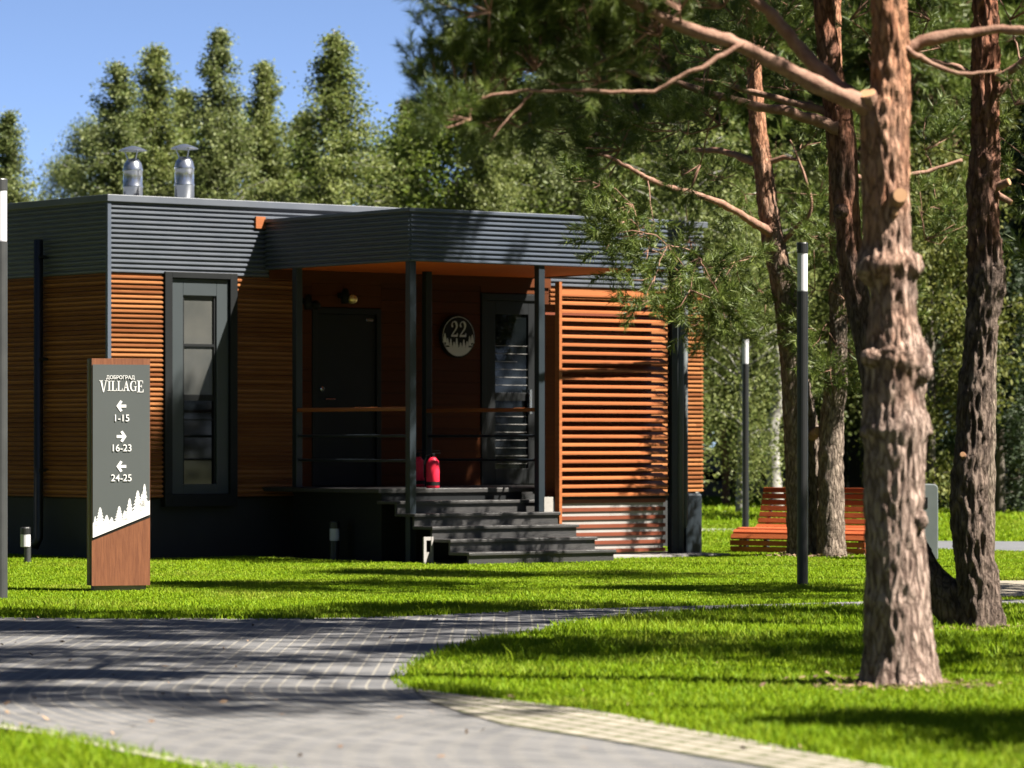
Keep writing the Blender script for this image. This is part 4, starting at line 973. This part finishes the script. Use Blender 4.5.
Yb = 44.8; o_b = Vector(((831 - 512) / F * Yb, Yb, 0))
pb_t = thing('pine_tree', 'straight pine with flaky brown trunk right of the black lamp post', 'pine tree', o_b)
rows = [(831, 566, 17), (831, 552, 14), (831, 480, 12.5), (832, 420, 12), (836, 385, 11), (838, 330, 9), (838, 250, 8), (836, 150, 7), (836, 40, 5), (836, -120, 3)]
b = MB(); rough_trunk(b, px_trunk(rows, Yb), 32, .06, .014, 15.5, flare=.03); b.build('trunk', M['bark_mid'], pb_t, smooth=True, org=o_b)
pb = Pine(37)
pb.limb([P(838, 330, Yb), P(860, 310, Yb), P(900, 292, Yb)], .03, .01, 7)
pb.limb([P(836, 175, Yb + .1), P(880, 180, Yb + .3), P(925, 172, Yb + .4), P(962, 160, Yb + .5)], .04, .018, 8)
for (px, py, dY, ax, size, n) in [(830, 365, -.3, (-.2, -.4, -.4), .45, 34), (848, 350, -.2, (.3, -.3, -.3), .5, 36), (822, 330, -.2, (-.5, -.2, -.2), .45, 30), (845, 300, -.2, (.3, -.3, .2), .5, 36), (815, 290, 0, (-.6, 0, .1), .5, 30), (870, 310, .2, (.7, 0, .1), .5, 30), (850, 250, 0, (.3, -.2, .3), .5, 36), (820, 240, .1, (-.4, 0, .3), .5, 30), (925, 150, .4, (.5, 0, .5), .5, 30), (925, 240, .5, (.6, 0, .0), .55, 34), (940, 210, .6, (.6, 0, .1), .55, 34)]:
    bough(pb, px, py, Yb + dY, ax, size, n, 1.5, P(838, min(py + 15, 390), Yb))
pb.crown(lambda z: np.array(((837 - 512) / F * Yb, Yb, z)), 6.6, 9.0, 1.5, .5, 4, 24, 1.6, bare=lambda z, az: math.sin(az) < .3)
pb.finish(pb_t, M['needle'], NEEDLES_MID, o_b)
TREES_XY.append((o_b.x, o_b.y, .2))

# -- generic pines: shade from beyond the right edge, and the wood behind
def generic_pine(seed, H, z0, Lmax, whorl, per, n, ts, templates, nm, tr=.14, bare=0):
    t = thing('pine_tree', '', 'pine tree'); pr = [(Vector((0, 0, -.05)), tr * 1.25), (Vector((0, 0, .25)), tr), (Vector((.08, .03, H * .4)), tr * .75), (Vector((0, .05, H * .75)), tr * .4), (Vector((.03, 0, H)), .02)]
    b = MB(); rough_trunk(b, pr, 20, .15, .012, seed); b.build('trunk', M['bark_mid'], t, smooth=True)
    p = Pine(seed); p.crown(lambda z: np.array((.04, .03, z)), z0, H, Lmax, whorl, per, n, ts); p.finish(t, nm, templates, (0, 0, 0)); return t
shade = generic_pine(51, 8.5, 2.6, 2.2, .55, 4, 30, 1.5, NEEDLES_MID, M['needle'])
shade_spots = [(6.0, 22.6, 1.0, 0.4, 'pine shading the lawn just beyond the thick pine'), (6.9, 16.2, .8, 2.1, 'small pine shading the corner of the lawn beyond the path'),
               (7.6, 33.0, .95, 4.0, 'pine shading the lawn before the porch steps'), (5.4, 28.6, .95, 3.0, 'pine shading the path behind the furrowed pine')]
tallp = generic_pine(53, 14.8, 11.2, 1.7, .5, 5, 34, 1.5, NEEDLES_MID, M['needle'], .13)
GT = 'tall bare stemmed pines beyond the right edge'
tallp.location = (5.05, 41.0, 0); tallp.scale = (.8, .8, .88);  tallp['label'] = 'slim pine hidden behind the furrowed pine and shading the canopy corner'

for x, y, w, rz in [(7.6, 23.8, 1.1, 1), (6.9, 20.6, .85, 3), (8.0, 16.6, .75, 4), (8.2, 32.2, .9, 5), (9.8, 35.3, .9, .5)]:
    o = copy_tree(tallp); o.location = (x, y, 0); o.scale = (w, w, 1); o.rotation_euler = (0, 0, rz); o['label'] = 'tall bare stemmed pine beyond the right edge shading the path and lawn'; o['group'] = GT
# -- broadleaf and conifer trees of the wood behind: leaves in many loose clumps
def leaf_tree(name, label, cat, seed, H, rmax, nclump, per, size, leafm, barkm, z0=.12, profile='oval', droop=.3, tr=.13, cr=.38, group=None):
    rng = np.random.default_rng(seed); t = thing(name, label, cat, (0, 0, 0), 0, group)
    pr = []; 
    for i in range(7):
        f = i / 6; pr.append((Vector((math.sin(f * 3 + seed) * .12 * f, math.cos(f * 2.3 + seed) * .12 * f, H * .97 * f - (.05 if i == 0 else 0))), tr * (1 - f * .93) * (1.25 if i == 0 else 1)))
    b = MB(); rough_trunk(b, pr, 14, .25, .008, seed)
    C = []; 
    def prof(f):
        if profile == 'cone': return (.04 + .96 * (1 - f) ** .9) * min(1, .35 + f * 6)
        if profile == 'column': return (math.sin(math.pi * min(1, f * .93 + .06)) ** .6) * (1 - .35 * f)
        return math.sin(math.pi * (f * .92 + .06)) ** .75
    nl = max(18, nclump // 5)
    for i in range(nl):
        f = rng.uniform(0, 1) ** .9; z = H * (z0 + (1 - z0) * f); L = rmax * prof(f) * rng.uniform(.65, 1.2); a = rng.uniform(0, 6.283)
        el = .35 + .5 * f if profile != 'cone' else -.1 + .5 * f
        if profile == 'column': el = .9
        base = np.array((0, 0, z - L * math.sin(el) * .6)); base[2] = max(base[2], H * z0 * .7)
        tip = np.array((math.cos(a) * L, math.sin(a) * L, z + L * .25 * math.sin(el))); mid = (base + tip) / 2 + np.array((0, 0, .12 * L))
        b.tube([Vector(base), Vector(mid), Vector(tip)], [max(.012, tr * .28 * (1 - f)), .012, .005], 4)
        for k in range(5):
            q = rng.uniform(.35, 1.05); p = base * (1 - q) ** 2 + 2 * mid * q * (1 - q) + tip * q * q; C.append(p + rng.normal(0, .12, 3))
    b.build('trunk', barkm, t, smooth=True)
    C = np.array(C); n = len(C) * per
    cen = np.repeat(C, per, 0); sp = rng.normal(0, 1, (n, 3)) * np.array((cr, cr, cr * .8)); nn = np.linalg.norm(sp, axis=1, keepdims=True); sp *= np.minimum(1, 1.5 * cr / (nn + 1e-6)); sp *= np.clip(1.25 - 1.0 * cen[:, 2:3] / H, .22, 1.0) if profile == 'cone' else 1.0; sp = sp * rng.uniform(.5, 1.1, (len(C), 1)).repeat(per, 0)
    pos = cen + sp; pos[:, 2] -= droop * np.abs(rng.normal(0, 1, n)) * cr; pos[:, 2] = np.maximum(pos[:, 2], .15)
    d1 = rng.normal(0, 1, (n, 3)); d1[:, 2] -= .4; d1 /= np.linalg.norm(d1, axis=1, keepdims=True); d2 = np.cross(d1, rng.normal(0, 1, (n, 3))); d2 /= np.linalg.norm(d2, axis=1, keepdims=True)
    s = size * rng.uniform(.6, 1.3, (n, 1)); w = s * .55
    V = np.stack([pos, pos + d1 * s * .5 + d2 * w * .5, pos + d1 * s, pos + d1 * s * .5 - d2 * w * .5], 1).reshape(-1, 3)
    np_mesh('crown', V, np.arange(len(V)).reshape(-1, 4), leafm, t); return t

def spire_tree(name, label, cat, seed, H, rmax, nb, size, leafm, barkm, tr=.12, z0=.06, up=.75, power=.85):
    # a narrow pointed tree: many rising boughs with fine leaves hanging along each of them
    rng = np.random.default_rng(seed); t = thing(name, label, cat)
    pr = [(Vector((math.sin(f * 4 + seed) * .10 * f, math.cos(f * 3 + seed) * .10 * f, H * .985 * f - (.05 if f == 0 else 0))), max(.008, tr * (1 - f * .96))) for f in (0, .15, .3, .5, .7, .85, 1.0)]
    b = MB(); rough_trunk(b, pr, 14, .25, .006, seed); pos = []; dirs = []
    for i in range(nb):
        f = ((i + rng.uniform(0, 1)) / nb) ** 1.0; zb = H * (z0 + (.97 - z0) * f); L = (rmax * (1 - f) ** power * min(1, .5 + 4 * f) + .10) * rng.uniform(.55, 1.15)
        if rng.random() < .05: L *= 1.3
        a = rng.uniform(0, 6.283); ux, uy = math.cos(a), math.sin(a)
        base = np.array((math.sin(zb / H * 4 + seed) * .10 * zb / H, math.cos(zb / H * 3 + seed) * .10 * zb / H, zb))
        mid = base + np.array((ux * L * .5, uy * L * .5, L * up * .75)); tip = base + np.array((ux * L, uy * L, L * up * rng.uniform(.5, 1.1)))
        b.tube([Vector(base), Vector(mid), Vector(tip)], [max(.006, tr * .22 * (1 - f)), .007, .003], 4)
        n = int(70 + 215 * L); q = rng.uniform(.12, 1.08, n)[:, None]
        p = base * (1 - q) ** 2 + 2 * mid * q * (1 - q) + tip * q * q
        g = .05 + .12 * q * (1 - f * .7); p = p + rng.normal(0, 1, (n, 3)) * g; p[:, 2] -= np.abs(rng.normal(0, 1, n)) * (.16 * (1 - f) + .05) * np.minimum(1, L)
        pos.append(p)
    b.build('trunk', barkm, t, smooth=True)
    pos = np.concatenate(pos); pos[:, 2] = np.maximum(pos[:, 2], .12); n = len(pos)
    d1 = rng.normal(0, 1, (n, 3)); d1[:, 2] -= .5; d1 /= np.linalg.norm(d1, axis=1, keepdims=True); d2 = np.cross(d1, rng.normal(0, 1, (n, 3))); d2 /= np.linalg.norm(d2, axis=1, keepdims=True)
    s = size * rng.uniform(.6, 1.3, (n, 1)); w = s * .6
    V = np.stack([pos, pos + d1 * s * .5 + d2 * w * .5, pos + d1 * s, pos + d1 * s * .5 - d2 * w * .5], 1).reshape(-1, 3)
    np_mesh('crown', V, np.arange(len(V)).reshape(-1, 4), leafm, t); return t

def put(proto, first, x, y, s, rz, label, group=None, sz_=None):
    o = proto if first else copy_tree(proto)
    o.location = (x, y, 0); o.scale = (s, s, sz_ or s); o.rotation_euler = (0, 0, rz); o['label'] = label
    if group: o['group'] = group
    return o
for i, (x, y, s, rz, lab) in enumerate(shade_spots): put(shade, i == 0, x, y, s, rz, lab, 'pines beyond the right edge')

birchA = leaf_tree('birch_tree', '', 'birch tree', 101, 11.5, 1.9, 460, 90, .085, M['leaf_b'], M['bark_birch'], .10, 'oval', .6, .12, .34)
birchB = spire_tree('birch_tree', '', 'birch tree', 102, 12.5, 2.1, 330, .074, M['leaf_a'], M['bark_birch'])
birchC = spire_tree('birch_tree', '', 'birch tree', 112, 12.0, 1.7, 300, .074, M['leaf_b'], M['bark_birch'], up=1.0)
poplar = spire_tree('poplar_tree', '', 'poplar tree', 103, 12.0, 1.35, 280, .074, M['leaf_a'], M['bark_grey'], up=1.3, power=.7)
limeT = leaf_tree('lime_tree', '', 'lime tree', 104, 8.0, 2.1, 360, 95, .09, M['leaf_c'], M['bark_grey'], .15, 'oval', .4, .12)
weep = leaf_tree('weeping_birch', '', 'birch tree', 105, 9.0, 2.3, 360, 56, .095, M['leaf_a'], M['bark_birch'], .16, 'oval', 1.6, .16)
darkF = leaf_tree('spruce_tree', '', 'spruce tree', 106, 9.5, 2.0, 400, 60, .14, M['leaf_dark'], M['bark_grey'], .03, 'cone', .7, .14)
olive = leaf_tree('cedar_tree', '', 'conifer', 107, 8.5, 2.2, 400, 60, .13, M['leaf_olive'], M['bark_grey'], .03, 'oval', .5, .14)
farpine = generic_pine(61, 9.5, 2.4, 2.5, .5, 5, 26, 1.7, NEEDLES_FAR, M['needle'], .15)

def at(px, Y): return (px - 512) / F * Y
used = set()
def tree(proto, px, Y, top_py, label, group=None, wide=1.0):
    Hn = {'b': 11.5}.get('x'); h0 = HT[proto.name.split('.')[0] + str(id(proto))]
    H = EYE + (HOR - top_py) / F * Y; s = H / h0
    f = id(proto) not in used; used.add(id(proto))
    o = proto if f else copy_tree(proto)
    o.location = (at(px, Y), Y, 0); o.scale = (s * wide, s * wide, s); o.rotation_euler = (0, 0, random.uniform(0, 6.28)); o['label'] = label
    if group: o['group'] = group
HT = {}
for pr_, h in ((birchA, 11.5), (birchB, 12.5), (birchC, 12.0), (poplar, 12.0), (limeT, 8.0), (weep, 9.0), (darkF, 9.5), (olive, 8.5), (farpine, 9.5)): HT[pr_.name.split('.')[0] + str(id(pr_))] = h
GB = 'birches and poplars in the row behind the house'
for a in [
    (birchC, 10, 78, 104, 'sparse tree crown at the far left above the end wall', 1.2), (birchC, 117, 82, 54, 'tree crown rising directly above the left flue', 1.25), (poplar, 157, 84, 38, 'tree crown rising between the two flues', 1.2), (birchC, 221, 82, 20, 'tall pointed tree right of the right flue', 1.1),
    (poplar, 266, 84, 54, 'slim loose tree between two tall pointed crowns', 1.1), (birchB, 337, 78, 22, 'broad pointed tree tallest above the middle of the roof', 1.25), (birchA, 66, 96, 160, 'low tree in the gap left of the flues', 1.0), (birchB, 188, 92, 80, 'dense crown behind the right flue', 1.3), (limeT, 244, 90, 125, 'low bushy tree behind the slim loose tree', 1.2), (birchB, 300, 92, 105, 'bushy crown left of the broad pointed tree', 1.3), (limeT, 396, 88, 150, 'low bright tree right of the broad pointed tree', 1.2), (birchB, 136, 92, 100, 'dense low crown behind the left flue', 1.4), (birchB, 410, 84, 92, 'pale pointed tree in the gap beside the pine tips', 1.1), (birchA, 92, 94, 120, 'loose low crown left of the left flue', 1.0)]:
    tree(a[0], a[1], a[2], a[3], a[4], GB, a[5] * (1.12 if a[0] in (birchB, birchC, poplar) else 1.0))
GC = 'leafy trees behind the canopy'
for a in [
    (limeT, 458, 80, 100, 'bright yellow green tree behind the canopy corner', 1.2), (birchB, 492, 78, 18, 'pale tree standing behind the drooping pine tips', 1.0), (limeT, 525, 84, 95, 'bright leafy tree behind the middle of the canopy', 1.3), (birchA, 560, 80, 60, 'leafy tree behind the hanging pine boughs', 1.0), (limeT, 600, 82, 120, 'low leafy tree behind the right half of the canopy', 1.3), (birchA, 650, 84, 30, 'leafy tree behind the right end of the canopy', 1.1), (farpine, 560, 88, -20, 'dark pine behind the leafy trees above the canopy', 1.0), (farpine, 680, 82, -60, 'big pine behind the right corner of the house', 1.1)]:
    tree(a[0], a[1], a[2], a[3], a[4], GC, a[5])
GD = 'trees of the wood right of the house'
for a in [
    (weep, 742, 70, 190, 'weeping birch with hanging light green strands beside the house corner', 1.0), (weep, 690, 76, 120, 'weeping birch half hidden by the house corner', 1.1), (weep, 800, 78, 150, 'weeping birch behind the pines by the bench', 1.1), (farpine, 735, 88, -80, 'tall pine behind the weeping birches', 1.1), (farpine, 800, 90, -90, 'tall pine behind the pines by the bench', 1.1), (olive, 860, 86, 160, 'olive conifer between the lamp and the thick pine', 1.1),
    (olive, 930, 66, 150, 'sunlit olive conifer between the thick and furrowed pines', .9), (farpine, 880, 80, -70, 'tall pine behind the thick trunk', 1.1), (farpine, 960, 84, -90, 'tall pine behind the furrowed pine', 1.1), (darkF, 925, 76, 250, 'dark low spruce between the two big trunks', 1.1), (darkF, 1000, 70, 230, 'dark spruce right of the furrowed pine', 1.2), (darkF, 1040, 74, 60, 'dark spruce at the right edge', 1.1), (olive, 1015, 78, 110, 'olive conifer behind the spruces at the right edge', 1.1), (farpine, 1030, 86, -80, 'tall pine at the right edge of the wood', 1.1),
    (darkF, 770, 96, 150, 'dark spruce far behind the birches', 1.2), (darkF, 830, 98, 120, 'dark spruce far behind the bench', 1.2), (darkF, 890, 97, 100, 'dark spruce far behind the thick pine', 1.2), (olive, 780, 92, 110, 'olive conifer far behind the leaning pine', 1.2), (darkF, 1090, 80, 40, 'dark spruce just beyond the right edge', 1.2), (darkF, 720, 99, 200, 'dark spruce far behind the slim lamp post', 1.2)]:
    tree(a[0], a[1], a[2], a[3], a[4], GD, a[5])
GE = 'spruces added out of view to block sky light'  # unseen spruces added to keep sky light off the shaded walls
for (x, y, sc) in [(-13, 34, 1.5), (-15, 39, 1.7), (-17, 44, 1.6), (-19, 50, 1.8), (-17, 56, 1.6), (-20, 62, 1.8), (-12, 27, 1.6), (-13, 19, 1.5), (-11, 10, 1.7), (-9, 1, 1.6), (-5, -8, 1.8), (1, -11, 1.7), (7, -9, 1.6), (13, -5, 1.6), (18, 2, 1.7)]:
    o = copy_tree(darkF); o.location = (x, y, 0); o.scale = (sc * 1.25, sc * 1.25, sc); o.rotation_euler = (0, 0, random.uniform(0, 6.28)); o['label'] = 'tall spruce added out of view to block sky light'; o['group'] = GE
for i, (x, y, sc) in enumerate([(24, 12, 1.3), (25, 19, 1.4), (27, 25, 1.3), (26, 31, 1.5), (28, 37, 1.4), (26, 43, 1.5), (29, 49, 1.4), (27, 55, 1.5), (30, 62, 1.5), (22, 5, 1.4), (33, 28, 1.8), (34, 36, 1.9), (34, 45, 1.8)]):  # unseen trees added so the window and door glass reflects dark
    o = copy_tree((olive, darkF, darkF)[i % 3]); o.location = (x, y, 0); o.scale = (sc * 1.3, sc * 1.3, sc); o.rotation_euler = (0, 0, random.uniform(0, 6.28)); o['label'] = 'tree added out of view at right to darken glass reflections'; o['group'] = 'trees added out of view at right to darken glass reflections'
# -- birch stem behind the bench and a young tree on the back lawn
Yw = 72.0; o_w = Vector((at(776, Yw), Yw, 0))
t = thing('birch_tree', 'white birch trunk with black marks standing behind the bench', 'birch tree', o_w)
b = MB(); rough_trunk(b, px_trunk([(778, 520, 9), (776, 500, 7.5), (772, 450, 7), (773, 425, 6.5), (779, 400, 6), (780, 370, 4.5), (776, 335, 3), (777, 290, 1)], Yw), 18, .1, .012, 4.4); b.build('trunk', M['bark_birch'], t, smooth=True, org=o_w)
Yy = 80.0; o_y = Vector((at(725, Yy), Yy, 0))
t = thing('young_pine', 'small young tree with pinkish forked trunk on the back lawn', 'tree', o_y)
b = MB(); rough_trunk(b, px_trunk([(725, 508, 4.5), (726, 490, 4), (726, 470, 4), (724, 445, 4), (722, 420, 2.5), (718, 390, 1)], Yy), 14, .1, .01, 6.1); rough_trunk(b, px_trunk([(726, 470, 3), (730, 450, 2.5), (738, 425, 1)], Yy), 10, .1, .01, 2.1); b.build('trunk', M['limb'], t, smooth=True, org=o_y)
p = Pine(77)
for px, py in ((715, 400), (735, 410), (725, 380), (745, 440), (708, 435)): p.spray(P(px, py, Yy), (0, 0, .5), .8, 22, ts=2.0, r=.012)
p.finish(t, M['leaf_olive'], NEEDLES_FAR, o_y)

# ------------------------------------------------------------------ low dark buildings and fence at the wood's edge
Yh = 90.0
t = thing('carport', 'low dark open shed with pale roof at the edge of the wood', 'shed', (at(740, Yh), Yh, 0))
w = 60 / F * Yh
b = MB(); b.box(-w * 1.3, w * 2.3, 0, 3, .45, .65); b.build('beam', M['shed_dark'], t)
b = MB(); b.prism([(-w * 1.3, -.3, .66), (-w * 1.3, 1.6, 1.0), (-w * 1.3, 1.6, 1.04), (-w * 1.3, -.3, .70)], (w * 2.4, 0, 0)); b.build('roof', M['roof_pale'], t)
b = MB(); b.box(-w * 1.3, w * 2.3, .05, .15, .0, .42); b.build('base_wall', M['lit_panel'], t)
b = MB(); b.box(w * .6, w * 3.3, 2.2, 5, .2, 2.4); b.build('back_wall', M['shed_dark'], t)
for x in (-w * .9, w * .1, w * 1.1, w * 2.1):
    b = MB(); b.box(x - .08, x + .08, -.05, .1, 0, .66); b.build('post', M['shed_dark'], t)
b = MB(); b.tube([(w * .1, -.1, .70), (w * .55, -.1, 1.15)], .05, 6); b.tube([(w * .7, -.1, .55), (w * 1.0, -.1, 1.1)], .05, 6); b.build('brace', M['roof_pale'], t)
t = thing('dark_fence', 'dark board fence with pale posts and low pale base behind the spruces', 'fence', (at(1000, 84), 84, 0))
b = MB()
for k in range(26): b.box(-3.9 + k * .3, -3.9 + k * .3 + .24, 0, .03, .25, 1.55)
b.build('boards', M['shed_dark'], t)
b = MB(); b.box(-3.9, 3.9, -.06, .06, 0, .17); b.build('base_wall', M['lit_panel'], t)
for k in range(6):
    b = MB(); b.box(-3.8 + k * 1.5, -3.72 + k * 1.5, -.05, -.004, .2, 1.6); b.build('post', M['roof_pale'], t)

def litter():
    n = 2600; V = []; 
    cs = [(o_n.x, o_n.y, .52, 900), (o_t.x - .1, o_t.y, .55, 700), (o_a.x + .1, o_a.y - .1, .6, 300)]
    P_ = [np.stack([np.array([c[0]] * c[3]) + RNG.normal(0, c[2] * .45, c[3]), np.array([c[1]] * c[3]) + RNG.normal(0, c[2] * .55, c[3])], 1) for c in cs]
    P_.append(np.stack([RNG.uniform(-4, 2.5, 160), RNG.uniform(16, 30, 160)], 1)); P_ = np.concatenate(P_); n = len(P_)
    a = RNG.uniform(0, 6.283, n); L = RNG.uniform(.012, .04, n); w = RNG.uniform(.004, .012, n); z = RNG.uniform(.022, .05, n); z[-160:] = .024; L[-160:] *= .7
    d = np.stack([np.cos(a) * L, np.sin(a) * L, RNG.normal(0, .006, n)], 1); e = np.stack([-np.sin(a) * w, np.cos(a) * w, RNG.normal(.004, .004, n)], 1); c = np.column_stack([P_, z])
    V = np.stack([c - d, c - e, c + d, c + e], 1).reshape(-1, 3)
    o = np_mesh('litter', V, np.arange(len(V)).reshape(-1, 4), M['bark_chip']); tag(o, 'fallen brown needles and bark flakes round the pine feet', 'litter', kind='stuff')
M['bark_chip'] = mat('bark_chip', (.16, .09, .05), (.42, .28, .17), 30, rough=.9, island=.7)
litter()
lawn()
for o in list(COL.objects):
    if o.type == 'MESH' and o.parent is None and 'kind' not in o and 'label' not in o: print('UNTAGGED', o.name)
